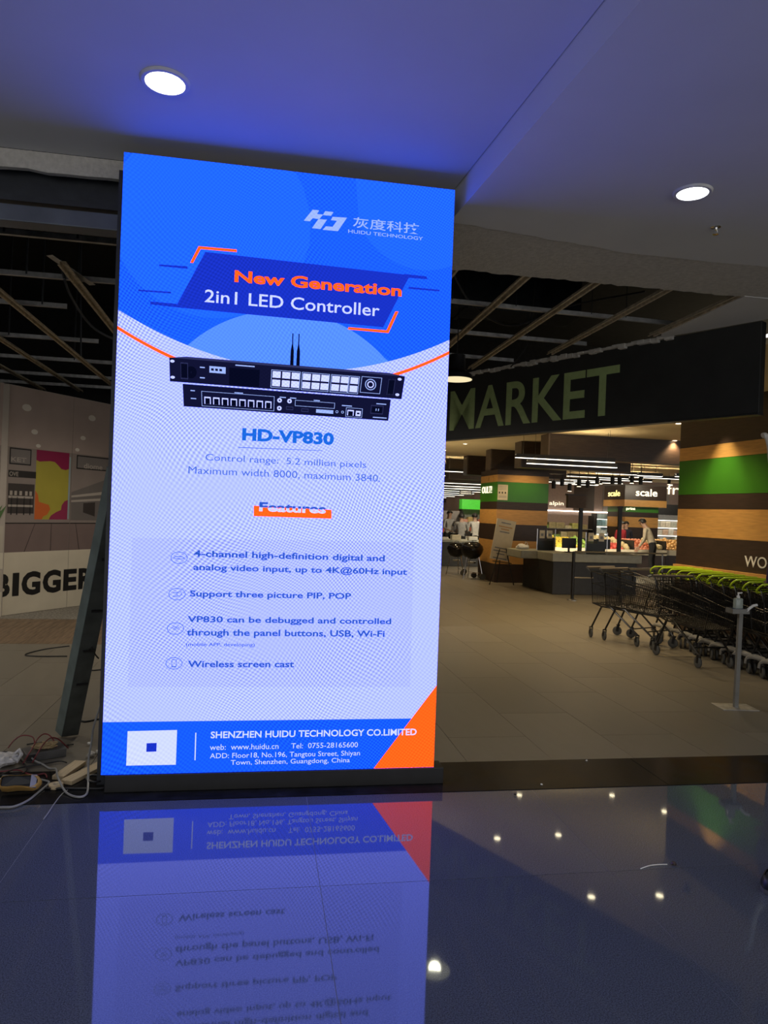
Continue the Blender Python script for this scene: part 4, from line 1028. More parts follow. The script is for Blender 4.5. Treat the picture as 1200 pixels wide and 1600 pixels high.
# white curved pipe end at the picture edge
wp = cable('plastic_pipe', 'white curved plastic pipe hanging at the picture edge before the green panel', [(4.72, 6.2, 2.47), (4.745, 6.2, 2.475), (4.775, 6.2, 2.44), (4.80, 6.2, 2.36), (4.815, 6.2, 2.24), (4.86, 6.2, 2.1), (5.0, 6.2, 2.02)], [0.022] * 5 and 0.026, M['white'], 'pipe', None, 10)

# ================================================================== PEOPLE
def person(label, loc, rz, pose, mats, scale=1.0, group=None, skirt=False):
    """one continuous body grown from a jointed skeleton; clothing given by face region; facing -y before rz"""
    t = root('person', label, 'person', loc, rz, group)
    lean = radians(pose.get('lean', 0)); hipz = 0.93
    def ub(p):   # lean of the upper body about the hips, towards -y
        x, y, z = p; dz = z - hipz
        return Vector((x, y * cos(lean) - dz * sin(lean), hipz + dz * cos(lean) + y * sin(lean)))
    J = {}
    J['pel'] = (Vector((0, 0, hipz)), 0.135, 'up' if skirt else 'low'); J['wai'] = (ub((0, 0, 1.08)), 0.125, 'up'); J['che'] = (ub((0, 0, 1.28)), 0.145, 'up')
    J['nck'] = (ub((0, 0.01, 1.45)), 0.058, 'skin'); J['hdb'] = (ub((0, -0.01, 1.54)), 0.078, 'skin'); J['hdt'] = (ub((0, -0.005, 1.66)), 0.082, 'skin')
    E = [('pel', 'wai'), ('wai', 'che'), ('che', 'nck'), ('nck', 'hdb'), ('hdb', 'hdt')]
    wr = {}
    for s, n in ((-1, 'r'), (1, 'l')):
        sh_ = ub((s * 0.18, 0, 1.39)); el, wv = pose.get('arm_' + n, ((0.23, 0.02, 1.12), (0.24, -0.04, 0.86)))
        J['sh' + n] = (sh_, 0.062, 'up'); J['el' + n] = (ub((s * el[0], el[1], el[2])), 0.045, 'up'); J['wr' + n] = (ub((s * wv[0], wv[1], wv[2])), 0.030, 'skin')
        kn = pose.get('knee_' + n, (0.10, -0.02, 0.49)); an = pose.get('ank_' + n, (0.10, 0.03, 0.09))
        J['hp' + n] = (Vector((s * 0.095, 0, 0.88)), 0.115 if skirt else 0.095, 'up' if skirt else 'low'); J['kn' + n] = (Vector((s * kn[0], kn[1], kn[2])), 0.06, 'low')
        J['an' + n] = (Vector((s * an[0], an[1], an[2])), 0.042, 'low'); J['to' + n] = (Vector((s * an[0], an[1] - 0.15, 0.045)), 0.035, 'shoe')
        E += [('che', 'sh' + n), ('sh' + n, 'el' + n), ('el' + n, 'wr' + n), ('pel', 'hp' + n), ('hp' + n, 'kn' + n), ('kn' + n, 'an' + n), ('an' + n, 'to' + n)]
        wr[n] = (J['wr' + n][0], (J['wr' + n][0] - J['el' + n][0]).normalized(), s)
    keys = list(J); idx = {k: i for i, k in enumerate(keys)}
    me = bpy.data.meshes.new('skeleton'); me.from_pydata([J[k][0] for k in keys], [(idx[a], idx[b]) for a, b in E], [])
    ob = bpy.data.objects.new('skeleton_tmp', me); COL.objects.link(ob)
    sk = ob.modifiers.new('skin', 'SKIN'); sk.use_smooth_shade = True
    lay_ = me.skin_vertices[0] if me.skin_vertices else None
    if lay_ is None:
        bm = bmesh.new(); bm.from_mesh(me); bm.verts.layers.skin.verify(); bm.to_mesh(me); bm.free(); lay_ = me.skin_vertices[0]
    for k in keys:
        r = J[k][1]; fl = 0.75 if k in ('pel', 'wai', 'che') else 1.0
        lay_.data[idx[k]].radius = (r, r * fl) if k not in ('pel', 'wai', 'che') else (r * 1.05, r * 0.8)
        lay_.data[idx[k]].use_root = (k == 'pel')
    sb = ob.modifiers.new('sub', 'SUBSURF'); sb.levels = 1; sb.render_levels = 1
    dg = bpy.context.evaluated_depsgraph_get()
    body = bpy.data.meshes.new_from_object(ob.evaluated_get(dg)); bpy.data.objects.remove(ob)
    # append hands (palm + five fingers) and face details to the same mesh
    ext = MB()
    for n, (p, d, s) in wr.items():
        sd = d.cross(Vector((0, 1, 0.2))).normalized(); fwv = sd.cross(d)
        ext.obox(p + d * 0.045, d * 0.045, fwv * 0.036, sd * 0.013)
        for k, ln in enumerate((0.070, 0.080, 0.074, 0.058)):
            b0 = p + d * 0.085 + fwv * (-0.027 + 0.018 * k)
            ext.tube([b0, b0 + d * ln * 0.5 + sd * 0.004, b0 + d * ln * 0.9 + sd * 0.018], [0.009, 0.0085, 0.006], 5)
        b0 = p + d * 0.03 - fwv * 0.036
        ext.tube([b0, b0 + d * 0.03 - fwv * 0.024, b0 + d * 0.06 - fwv * 0.028], [0.011, 0.010, 0.007], 5)
    hc = (J['hdb'][0] + J['hdt'][0]) / 2; hu = (J['hdt'][0] - J['hdb'][0]).normalized(); hf = ub((0, -1, hipz)) - ub((0, 0, hipz)); hf = (hf - hu * hf.dot(hu)).normalized(); hr = hf.cross(hu)
    ext.tube([hc + hf * 0.075 + hu * 0.015, hc + hf * 0.098 - hu * 0.012, hc + hf * 0.08 - hu * 0.02], [0.008, 0.012, 0.009], 6)
    for s in (-1, 1):
        ext.ball(hc + hr * s * 0.083 - hu * 0.005, (0.012, 0.016, 0.026), 8)
    no = len(ext.f)
    for s in (-1, 1): ext.ball(hc + hf * 0.078 + hr * s * 0.030 + hu * 0.022, 0.009, 6, 1)
    ext.obox(hc + hf * 0.082 - hu * 0.048, hr * 0.022, hf * 0.004, hu * 0.004, 2)
    segs = [(J[a][0], J[b][0], J[a][2], J[b][2]) for a, b in E]
    order = ['up', 'low', 'skin', 'shoe', 'eye', 'lip']
    bv = [v.co.copy() for v in body.vertices]; full = MB(); full.v = [tuple(v) for v in bv]
    for p in body.polygons:
        c = p.center; best = None
        for a, b, ma, mb_ in segs:
            ab_ = b - a; tt = max(0, min(1, (c - a).dot(ab_) / max(1e-9, ab_.length_squared))); dd = (a + ab_ * tt - c).length
            if best is None or dd < best[0]:
                mm = ma if tt < 0.55 else mb_
                if ma == 'up' and mb_ == 'skin': mm = 'up' if tt < 0.82 else 'skin'
                if ma == 'low' and mb_ == 'up': mm = 'low' if tt < 0.15 else 'up'
                if ma == 'low' and mb_ == 'shoe': mm = 'shoe'
                best = (dd, mm)
        full.f.append(list(p.vertices)); full.m.append(order.index(best[1]))
    o_ = len(full.v); full.v += ext.v
    for f, m_ in zip(ext.f, ext.m):
        full.f.append([i + o_ for i in f]); full.m.append(2 if m_ == 0 else (4 if m_ == 1 else 5))
    ml = [mats['up'], mats['low'], M['skin'], M['black'], M['ink'], mat('lip', (0.3, 0.12, 0.1), 0.5)]
    bo_ = full.build('body', ml, t, smooth=True); bo_.scale = (scale,) * 3
    # hair cap
    hm = MB(); ln = pose.get('hair', 0.3)
    vs = []; n1, n2 = 14, 7
    for i in range(n2 + 1):
        ph = (pi * 0.62) * i / n2
        for j in range(n1):
            a = 2 * pi * j / n1
            d = hu * cos(ph) + (hr * cos(a) + hf * sin(a)) * sin(ph)
            lim = 1.0
            if sin(a) > 0.25 and ph > pi * 0.36: d = hu * cos(pi * 0.36) + (hr * cos(a) + hf * sin(a)) * sin(pi * 0.36)
            vs.append(hc + hu * 0.012 + Vector((d * 0.108)))
    hm.add(vs, [(i * n1 + j, i * n1 + (j + 1) % n1, (i + 1) * n1 + (j + 1) % n1, (i + 1) * n1 + j) for i in range(n2) for j in range(n1)])
    if pose.get('bun'): hm.ball(hc - hf * 0.12 + hu * 0.02, 0.045, 8)
    h_ = hm.build('hair', mats.get('hair', M['hair']), t, smooth=True); h_.scale = (scale,) * 3
    return t
def cloth(n, c): return mat('cloth_' + n, c, 0.85, var=0.12, scale=16)
person('person in a purple jacket and black trousers at the picture edge', (4.50, 5.44, 0.0), radians(180), dict(arm_l=((0.215, -0.02, 1.12), (0.05, -0.20, 1.16)), arm_r=((0.215, -0.02, 1.12), (0.05, -0.20, 1.10))),
       dict(up=cloth('purple', (0.05, 0.03, 0.09)), low=cloth('black', (0.01, 0.01, 0.011))), skirt=True)

# ================================================================== SHOP INTERIOR
def warm_down(label, x, y, r=0.052, p=112, group=None): return downlight(label, x, y, CE, r, M['warmlight'], p, (1.0, 0.74, 0.40), group, 108)
hid = 'warm shop downlight hidden behind the fascia but mirrored in the granite'
for x, y in ((4.62, 11.96), (6.86, 11.09), (3.68, 10.37), (4.67, 10.40), (4.37, 8.65), (5.29, 8.59)):
    warm_down(hid, x, y, group='shop downlights behind the fascia')
warm_down('warm downlight in the cream ceiling above the big dark baffle', 6.29, 11.82)
warm_down('warm downlight in the cream ceiling close to the striped wall end', 8.22, 13.41)
warm_down('warm downlight in the cream ceiling left of the stepped baffles', 4.64, 16.31)
warm_down('added warm fill downlight hidden between the second baffle and the striped column', 6.2, 15.95, p=70)  # unseen lamp added to warm the front of the column
warm_down('small warm downlight in the cream ceiling nearest the screen edge', 4.62, 18.22, 0.065)

# dark box baffles
for i, (x0, x1, y, z0) in enumerate(((5.53, 8.7, 13.45, 2.80), (5.58, 8.2, 15.1, 2.70), (5.60, 7.6, 17.3, 2.74), (5.63, 8.6, 19.5, 2.74), (5.50, 8.6, 21.0, 2.68), (5.6, 9, 23.2, 2.68))):
    o = root('ceiling_baffle', 'dark brown box baffle under the cream ceiling, %s from the entrance' % ('first', 'second', 'third', 'fourth', 'fifth', 'sixth')[i], 'baffle', (x0, y, z0), 0, 'box baffles under the shop ceiling')
    MB().box(0.03, 0, 0, x1 - x0, 0.4, CE - z0 - 0.001).build('baffle_box', M['brownwood'], o)
    MB().box(0, 0.0, 0, 0.03, 0.4, CE - z0 - 0.001).build('end_cap', mat('taupe_laminate', (0.11, 0.085, 0.07), 0.5, var=0.1), o)
def linear(label, x0, x1, y, z, group=None, th=0.045):
    o = root('linear_light', label, 'ceiling lamp', (x0, y, z), 0, group)
    MB().box(0, -0.03, 0.012, x1 - x0, 0.03, 0.05).build('housing', M['black'], o)
    MB().box(0, -th / 2, 0, x1 - x0, th / 2, 0.012).build('diffuser', M['linelight'], o)
    MB().box(0.02, -0.028, 0.05, x1 - x0 - 0.02, 0.028, 0.053).build('added_uplight', mat('added_uplight_strip', (1, 1, 1), emit=(1.0, 0.80, 0.5), es=26.0), o)  # glowing top strip added to brighten the cream ceiling
    for yy in (-0.034, 0.030): MB().box(0, yy, 0.012, x1 - x0, yy + 0.004, 0.085).build('side_rail', M['black'], o)
    for x in (0.15, x1 - x0 - 0.15): MB().tube([(x, 0, 0.05), (x, 0, CE - z)], 0.003, 4).build('suspension', M['black'], o)
linear('long white linear light hanging before the big dark baffle, upper of two', 4.66, 6.66, 12.9, 2.71)
linear('long white linear light hanging before the big dark baffle, lower of two', 4.74, 6.50, 12.5, 2.58)
linear('short white linear light hanging above the spot rail', 8.6, 9.2, 15.5, 2.66)
linear('short white linear light beside the end of the striped wall', 9.0, 9.7, 14.6, 2.62)
for i in range(13):
    y = 20.4 + i * 1.7
    linear('white linear light in the far rows beyond the striped column', 5.2 + 0.36 * (y - 20.4) * 0.4, min(9.7, 7.4 + 0.36 * (y - 20.4) * 0.75), y, 2.86 - 0.022 * (y - 20), 'far rows of linear lights', 0.09)
for i in range(8):
    linear('white linear light deep in the produce hall above the shelves', 9.5 + (i % 2) * 1.6, 11.6 + (i % 2) * 1.4, 19.5 + 1.0 * i, 2.95, 'linear lights of the produce hall')

# striped column
colm = struct(MB().box(0.02, 0.02, 0, 1.28, 1.33, 2.70).build('column_striped', M['brownwood'], None, (5.57, 16.6, 0)))
for nm, m, za, zb in (('brown_panel', 'brownwood', 2.61, 2.735), ('oak_panel', 'tanwood', 2.435, 2.61), ('green_panel', 'greenpanel', 1.955, 2.435), ('brown_panel', 'brownwood', 1.77, 1.955), ('oak_panel', 'tanwood', 1.41, 1.77), ('brown_panel', 'brownwood', 1.02, 1.41)):
    MB().box(0, 0, za + 0.002, 1.30, 1.35, zb - 0.002).build(nm, M[m], colm)
MB().box(0.0, 0.0, 0.45, 1.30, 1.35, 1.018).build('oak_panel', M['tanwood'], colm)
MB().box(0.0, 0.0, 0.0, 1.30, 1.35, 0.448).build('brown_panel', M['brownwood'], colm)
sg = root('lit_sign', 'small glowing lettering on the side of the striped column', 'sign', (5.568, 17.80, 2.17), -pi / 2)
text_obj('sign_lettering', 'OULT!', (0.0, 0.0, 0.78, 0.17), M['signglow'], sg, 0.0, 0.01, -0.012)
nt = root('notice', 'white notice sheet on the green band of the striped column', 'notice', (5.52, 16.596, 1.995))
MB().box(0.06, -0.006, 0, 0.31, 0.0, 0.37).build('sheet', M['paper'], nt)
for k in range(3): MB().box(0.085 + 0.075 * k, -0.008, 0.155, 0.115 + 0.075 * k, -0.0061, 0.20).build('pictogram', M['ink'], nt)
for z in (0.06, 0.09, 0.25, 0.29, 0.33): MB().box(0.085, -0.008, z, 0.28, -0.0061, z + 0.008).build('print_line', M['greyplastic'], nt)
pl_ = root('wall_plate', 'small oak access plate high on the side of the striped column', 'panel', (5.568, 17.6, 2.46), -pi / 2)
MB().box(0, -0.01, 0, 0.7, 0, 0.12).build('plate_face', M['tanwood'], pl_)
MB().box(0.34, -0.014, 0.01, 0.36, -0.0101, 0.11).build('plate_joint', M['brownwood'], pl_)

# easel with poster
ea = root('easel_sign', 'tilted cream poster board on a black easel before the striped column', 'sign', (5.60, 16.15, 0.0))
def rot2(x, z, a, cx, cz): return (cx + x * cos(a) + z * sin(a), cz - x * sin(a) + z * cos(a))
A_ = radians(9)
def epoly(x0, z0, x1, z1, y0, y1, m, nm, l=0):
    MB().plate([rot2(x, z, A_, 0.0, 1.045) for x, z in ((x0, z0), (x1, z0), (x1, z1), (x0, z1))], y0, y1).build(nm, m, ea)
epoly(-0.235, -0.48, 0.235, 0.48, -0.012, 0.012, M['paper'], 'board')
for z, w_, m in ((0.40, 0.12, 'ink'), (0.31, 0.17, 'tanwood'), (0.25, 0.10, 'tanwood'), (0.185, 0.12, 'ink'), (-0.20, 0.17, 'ink'), (-0.27, 0.19, 'ink'), (-0.335, 0.10, 'ink'), (-0.44, 0.17, 'ink')):
    epoly(-w_, z - 0.014, w_, z + 0.014, -0.014, -0.0121, M['greyplastic'] if m == 'ink' else M[m], 'print_line')
for p, q in (((-0.02, 0.02, 1.0), (-0.33, -0.12, 0.0)), ((0.05, 0.02, 1.0), (0.26, -0.12, 0.0)), ((0.02, 0.05, 1.2), (0.03, 0.40, 0.0))):
    MB().tube([p, q], 0.013, 6).build('leg', M['black'], ea)
MB().tube([(-0.25, -0.03, 0.55), (0.22, -0.03, 0.50)], 0.012, 6).build('ledge', M['black'], ea)

# kettle barbecues
def grill(label, x, y, rz, s=1.0):
    g = root('kettle_barbecue', label, 'barbecue', (x, y, 0.0), rz, 'kettle barbecues by the column')
    k = lambda v: v * s
    MB().lathe([(0.0, k(0.50)), (k(0.10), k(0.51)), (k(0.20), k(0.57)), (k(0.26), k(0.66)), (k(0.275), k(0.74)), (k(0.27), k(0.745))], 24).build('bowl', M['blackmetal'], g, smooth=True)
    MB().lathe([(k(0.285), k(0.742)), (k(0.285), k(0.755)), (k(0.26), k(0.84)), (k(0.19), k(0.91)), (k(0.08), k(0.945)), (0, k(0.95))], 24).build('lid', mat('gloss_black_enamel', (0.008, 0.008, 0.01), 0.12, var=0.1), g, smooth=True)
    MB().tube([(k(-0.05), k(-0.10), k(0.93)), (k(-0.05), k(-0.10), k(0.975)), (k(0.05), k(-0.10), k(0.975)), (k(0.05), k(-0.10), k(0.93))], 0.009, 6).build('lid_handle', M['black'], g)
    for a in (200, 320, 80):
        a = radians(a); MB().tube([(k(0.17) * cos(a), k(0.17) * sin(a), k(0.60)), (k(0.29) * cos(a), k(0.29) * sin(a), 0.004 if a < 5 else k(0.07))], 0.012, 7).build('leg', M['chrome'], g)
    for sgn in (-1, 1):
        MB().lathe([(0.012, -0.02), (0.075, -0.02), (0.075, 0.02), (0.012, 0.02)], 18, (k(0.22), k(-0.19 if sgn < 0 else 0.29), 0.076), 'y').build('wheel', M['rubber'], g)
    MB().tube([(k(0.22), k(-0.21), 0.076), (k(0.22), k(0.31), 0.076)], 0.007, 6).build('axle', M['chrome'], g)
    MB().tube([(k(-0.27), k(-0.10), k(0.16)), (k(0.22), k(-0.17), k(0.16)), (k(0.06), k(0.27), k(0.16))], 0.006, 6).build('rack', M['chrome'], g)
    MB().lathe([(k(0.10), k(0.40)), (k(0.11), k(0.44)), (0, k(0.44))], 16).build('ash_pan', M['chrome'], g)
grill('black kettle barbecue on chrome legs and wheels beside the striped column', 5.22, 17.35, radians(10))
grill('second kettle barbecue half hidden behind the first one', 5.14, 18.5, radians(-20), 0.92)

# counter with attendants far behind the barbecues
lc = root('service_counter', 'low dark service counter behind the barbecues', 'counter', (4.9, 21.6, 0))
MB().bbox(0, 0, 0, 2.6, 1.4, 0.74, 0.01).build('counter_body', M['counterbase'], lc)
MB().bbox(-0.04, -0.04, 0.74, 2.64, 1.44, 0.80, 0.01).build('worktop', M['counter'], lc)
for i, (lab, x, h) in enumerate((('white paper bag on the service counter behind the barbecues', 1.15, 0.16), ('pale cardboard tray on the service counter, left of the paper bag', 0.75, 0.08), ('clear plastic tub on the service counter, right of the paper bag', 1.7, 0.12))):
    o = root('counter_goods', lab, 'goods', (4.9 + x, 21.95, 0.80)); MB().bbox(-0.15, -0.1, 0, 0.15, 0.1, h, 0.02).build('package', M['white'] if i else M['paper'], o); MB().box(-0.14, -0.09, h, 0.14, 0.09, h + 0.006).build('lid', M['paper'], o)
WSH = cloth('white', (0.60, 0.58, 0.54)); GSH = cloth('grey', (0.32, 0.31, 0.30)); BLK = cloth('black', (0.01, 0.01, 0.011))
arm_f = ((0.235, -0.08, 1.14), (0.17, -0.30, 1.08))
person('person in a pale shirt at the screen edge, behind the service counter', (6.30, 23.9, 0), radians(20), dict(lean=6, arm_l=arm_f, arm_r=arm_f), dict(up=GSH, low=BLK), 1.02, 'shop staff behind the service counter')
person('person in a grey shirt, middle of the three behind the service counter', (6.66, 23.5, 0), radians(170), dict(lean=4, arm_l=arm_f, arm_r=arm_f), dict(up=GSH, low=BLK), 0.96, 'shop staff behind the service counter')
person('person in a white shirt behind the service counter, beside the striped column', (7.20, 23.7, 0), radians(185), dict(lean=4, arm_l=arm_f, arm_r=arm_f), dict(up=WSH, low=BLK), 0.98, 'shop staff behind the service counter')

# distant aisle: shelving with green headers
GLOW = mat('bright_green_header', (0.05, 0.42, 0.03), 0.5, emit=(0.10, 0.8, 0.05), es=0.35)
GOODS = [mat('goods_%d' % i, c, 0.5, var=0.2) for i, c in enumerate(((0.6, 0.57, 0.5), (0.45, 0.10, 0.06), (0.5, 0.36, 0.15), (0.12, 0.10, 0.09), (0.35, 0.42, 0.25), (0.62, 0.3, 0.22)))]
rg_ = random.Random(11)
def shelving(label, x, y, w_, h, header, shelves=4, rz=0.0, glabel='assorted package', gcat='package', mats=None, dz=0.0, lit=None, fill=(0.10, 0.2), back=None):
    s = root('shelf_unit', label, 'shelf', (x, y, 0), rz)
    MB().box(0, 0.42, 0.05, w_, 0.46, h).build('back_panel', back or M['taupe'], s)
    for e in (0, w_ - 0.03): MB().box(e, 0, 0, e + 0.03, 0.42, h).build('side_panel', M['black'], s)
    st = (h - 0.35) / shelves
    for k in range(shelves): MB().box(0.03, 0.02, 0.15 + st * k, w_ - 0.03, 0.42, 0.17 + st * k).build('shelf_board', M['white'] if lit else M['greyplastic'], s)
    if lit:
        for k in range(shelves): MB().box(0.04, 0.0, 0.15 + st * k + st - 0.03, w_ - 0.04, 0.018, 0.15 + st * k + st - 0.012).build('shelf_light', mat('shelf_lamp', (1, 1, 1), emit=(1.0, 0.95, 0.85), es=3.0), s)
    if header: MB().box(0, -0.02, h, w_, 0.40, h + 0.42).build('header', header, s)
    for k in range(shelves):
        xx = 0.06
        while xx < w_ - 0.14:
            ww = rg_.uniform(*fill); hh = min(st - 0.06, rg_.uniform(0.12, 0.28))
            if xx + ww > w_ - 0.04: break
            a, b = cos(rz), sin(rz)
            m_ = rg_.choice(mats or GOODS)
            o = MB().bbox(0, 0, 0, ww - 0.012, 0.26, hh, 0.012).build('package', m_, None, (x + xx * a - 0.06 * b, y + xx * b + 0.06 * a, 0.171 + st * k), rz)
            tag(o, glabel, gcat, 'goods on the ' + label)
            xx += ww
    return s
shelving('far aisle shelf with bright green header, beside the striped column', 8.35, 29.5, 1.9, 1.85, GLOW, 4, glabel='small package on the far aisle shelf with the green header', fill=(0.2, 0.34))
shelving('far aisle shelf near the screen edge without a green header', 6.4, 28.0, 1.6, 1.75, None, 4, glabel='small package on the far aisle shelf near the screen edge', fill=(0.2, 0.34))
bd = root('hanging_board', 'black hanging board with pale lines over the far aisle', 'sign', (8.15, 29.2, 2.43))
MB().bbox(0, 0, 0, 0.55, 0.05, 0.38, 0.008).build('board', M['black'], bd)
for z in (0.06, 0.14, 0.22, 0.30): MB().box(0.06, -0.004, z, 0.49, 0.0, z + 0.03).build('print_line', M['white'], bd)
for x in (0.1, 0.45): MB().tube([(x, 0.025, 0.38), (x, 0.025, CE - 2.43)], 0.006, 4).build('suspension', M['black'], bd)
bk = root('hanging_board', 'long dark bulkhead sign at the end of the far aisle', 'sign', (9.0, 38, 2.25))
MB().box(-2, 0, 0, 2.2, 0.2, 0.5).build('board', M['brownwood'], bk)
for x in (-1.5, 1.7): MB().tube([(x, 0.1, 0.5), (x, 0.1, CE - 2.25)], 0.01, 4).build('suspension', M['black'], bk)
o = struct(MB().box(9.85, 26.5, 0, 10.0, 43.6, CE).build('wall_aisle', M['mauve']))

# ------------------------------------------------------------------ checkouts
ck = root('checkout_counter', 'long charcoal checkout counter with a grey worktop in front of the produce', 'checkout', (6.06, 14.25, 0))
MB().bbox(0, 0, 0, 1.9, 0.8, 0.69, 0.01).build('counter_body', M['counterbase'], ck)
MB().bbox(0.0, 0.8, 0, 0.5, 1.75, 0.69, 0.01).build('counter_return', M['counterbase'], ck)
MB().bbox(-0.03, -0.03, 0.69, 2.0, 0.83, 0.87, 0.015).build('worktop', M['counter'], ck)
MB().bbox(-0.4, 0.83, 0.69, 0.53, 1.78, 0.87, 0.015).build('worktop_return', M['counter'], ck)
MB().box(0.62, 0.1, 0.87, 1.95, 0.7, 0.878).build('conveyor_belt', M['black'], ck)
MB().tube([(0.45, -0.06, 0.84), (0.45, -0.06, 0.915), (2.45, -0.06, 0.925), (2.55, -0.06, 0.93)], 0.018, 8).build('guard_rail', M['chrome'], ck)
MB().tube([(2.45, -0.06, 0.92), (2.45, -0.06, 0.0)], 0.018, 8).build('rail_post', M['chrome'], ck)
def shield(label, x, y, w_, h):
    s = root('acrylic_shield', label, 'screen', (x, y, 0.871))
    MB().box(0, 0, 0, w_, 0.006, h).build('pane', M['glass'], s)
    for xx in (0, w_ - 0.012): MB().box(xx, -0.004, 0, xx + 0.012, 0.01, h).build('edge_strip', M['chrome'], s)
    MB().box(0.02, 0.03, 0, w_ - 0.03, 0.05, 0.22).build('kick_panel', M['counterbase'], s)
    for xx in (0.06, w_ - 0.2): MB().box(xx, -0.006, 0.27, xx + 0.12, -0.001, 0.45).build('paper_tag', M['paper'], s); MB().box(xx + 0.03, -0.008, 0.32, xx + 0.09, -0.0061, 0.38).build('tag_print', M['greyplastic'], s)
    return s
shield('clear acrylic shield with paper tags on the checkout return by the column', 6.10, 15.3, 0.44, 0.48)
shield('clear acrylic shield with paper tags on the long checkout counter', 6.80, 14.32, 0.50, 0.46)
for lab, x, y in (('black till monitor on the checkout beside the tall pole', 6.62, 14.75), ('black till monitor on the checkout behind the acrylic shield', 7.45, 14.8)):
    t = root('till_monitor', lab, 'monitor', (x, y, 0.871))
    MB().bbox(-0.08, -0.06, 0, 0.08, 0.06, 0.015, 0.004).build('stand_base', M['black'], t); MB().box(-0.02, -0.01, 0.015, 0.02, 0.01, 0.12).build('stand_neck', M['black'], t)
    MB().bbox(-0.16, -0.02, 0.09, 0.16, 0.015, 0.31, 0.006).build('display', M['black'], t)
o = root('carrier_bag', 'crumpled white carrier bags on the checkout end by the striped column', 'bag', (5.86, 15.55, 0.871))
b_ = bmesh.new(); bmesh.ops.create_icosphere(b_, subdivisions=2, radius=1)
for v in b_.verts: v.co = Vector((v.co.x * 0.16, v.co.y * 0.1, max(0, 0.05 + v.co.z * 0.075))) * r6.uniform(0.85, 1.12); v.co.z = max(0, v.co.z)
me = bpy.data.meshes.new('bag_body'); b_.to_mesh(me); b_.free(); me.materials.append(M['white']); place(me, 'bag_body', o)
MB().tube([(0.05, 0, 0.10), (0.08, 0, 0.17), (0.12, 0, 0.14), (0.11, 0, 0.06)], 0.01, 5).build('bag_handle', M['white'], o)
for lab, x, h, sgn_ in (('tall black lane pole carrying a brown sign box', 7.92, 1.88, True), ('tall black lane pole before the apples', 8.98, 1.92, False)):
    t = root('lane_pole', lab, 'pole', (x, 17.0, 0))
    MB().lathe([(0.13, 0), (0.13, 0.012), (0.03, 0.02)], 16).build('foot', M['black'], t)
    MB().box(-0.045, -0.03, 0.012, 0.045, 0.03, h).build('pole', M['black'], t)
    if sgn_:
        MB().box(-0.38, -0.06, h, 0.10, 0.06, h + 0.31).build('sign_box', mat('brown_sign', (0.14, 0.09, 0.06), 0.6, var=0.1), t); MB().box(-0.40, -0.08, h + 0.31, 0.12, 0.08, h + 0.35).build('sign_cap', M['brownwood'], t)
    else: MB().box(-0.06, -0.04, h, 0.06, 0.04, h + 0.05).build('pole_cap', M['black'], t)
gp = root('barrier_post', 'black barrier post with a chrome foot at the checkout lane', 'barrier', (6.07, 13.28, 0))
MB().lathe([(0.10, 0), (0.10, 0.01), (0.04, 0.03)], 18).build('foot', M['chrome'], gp)
MB().lathe([(0.032, 0.02), (0.032, 0.95), (0.02, 0.965), (0, 0.965)], 14).build('post', M['blackmetal'], gp)
MB().tube([(0.03, 0, 0.45), (0.42, 0, 0.45)], 0.016, 8).build('arm', M['chrome'], gp)
gq = root('barrier_post', 'short barrier rail post behind the loose trolleys', 'barrier', (6.62, 12.4, 0))
MB().lathe([(0.10, 0), (0.10, 0.01), (0.04, 0.03)], 18).build('foot', M['chrome'], gq)
MB().lathe([(0.028, 0.02), (0.028, 0.72), (0, 0.73)], 14).build('post', M['blackmetal'], gq)
MB().tube([(0.0, 0, 0.70), (0.9, 0.3, 0.70)], 0.02, 8).build('arm', M['chrome'], gq)

# ------------------------------------------------------------------ produce
back = struct(MB().box(10.0, 28, 0, 25.8, 28.2, CE).build('wall_produce', M['mauve']))
MB().box(0, 0, 0, 3.0, 0.02, 1.2).build('grey_panel', M['taupe'], back, (14.0, 27.97, 1.95))
MB().box(0, 0, 0, 0.9, 0.02, 1.2).build('brown_panel', M['brownwood'], back, (12.7, 27.97, 1.95))
MB().box(0, 0, 0, 8, 0.06, 0.04).build('cove_light', mat('cove_strip', (1, 1, 1), emit=(1, 0.9, 0.72), es=5.0), back, (10.1, 27.9, 1.90))
ts = root('lit_sign', 'small glowing lettering on the mauve wall beyond the checkouts', 'sign', (11.62, 27.94, 2.10)); text_obj('sign_lettering', 'alpin', (0, 0, 0.62, 0.2), M['signglow'], ts, 0.0, 0.01, -0.012)
ts = root('lit_sign', 'glowing letters fr beside the end of the striped wall', 'sign', (16.85, 27.94, 2.80)); text_obj('sign_lettering', 'fr', (0, 0, 0.55, 0.42), M['signglow'], ts, 0.0, 0.01, -0.012)
ki = root('scale_kiosk', 'brown and oak weighing kiosk with glowing scale signs above the shoppers', 'kiosk', (12.84, 24.0, 0))
MB().box(0, 0, 2.37, 1.63, 1.6, 2.90).build('header_brown', M['brownwood'], ki)
MB().box(-0.01, -0.01, 2.13, 1.64, 1.61, 2.37).build('header_oak', M['tanwood'], ki)
for nm, m, a, b in (('green_panel', 'greenpanel', 1.93, 2.13), ('brown_panel', 'brownwood', 1.75, 1.93), ('oak_panel', 'tanwood', 1.38, 1.75), ('brown_panel', 'brownwood', 0.0, 1.38)):
    MB().box(0.12, 0.15, a, 1.42, 1.5, b).build(nm, M[m], ki)
text_obj('sign_lettering', 'scale', (0.42, 2.52, 1.26, 2.78), M['signglow'], ki, 0.008, 0.012, -0.014)
o = text_obj('sign_lettering', 'scale', (0.35, 2.50, 1.25, 2.72), mat('lit_yellow_letter', (1, 1, 1), emit=(1.0, 0.80, 0.25), es=1.6), ki, 0.008, 0.012, -0.014); o.location = (0, 1.6, 0); o.rotation_euler = (0, 0, -pi / 2)
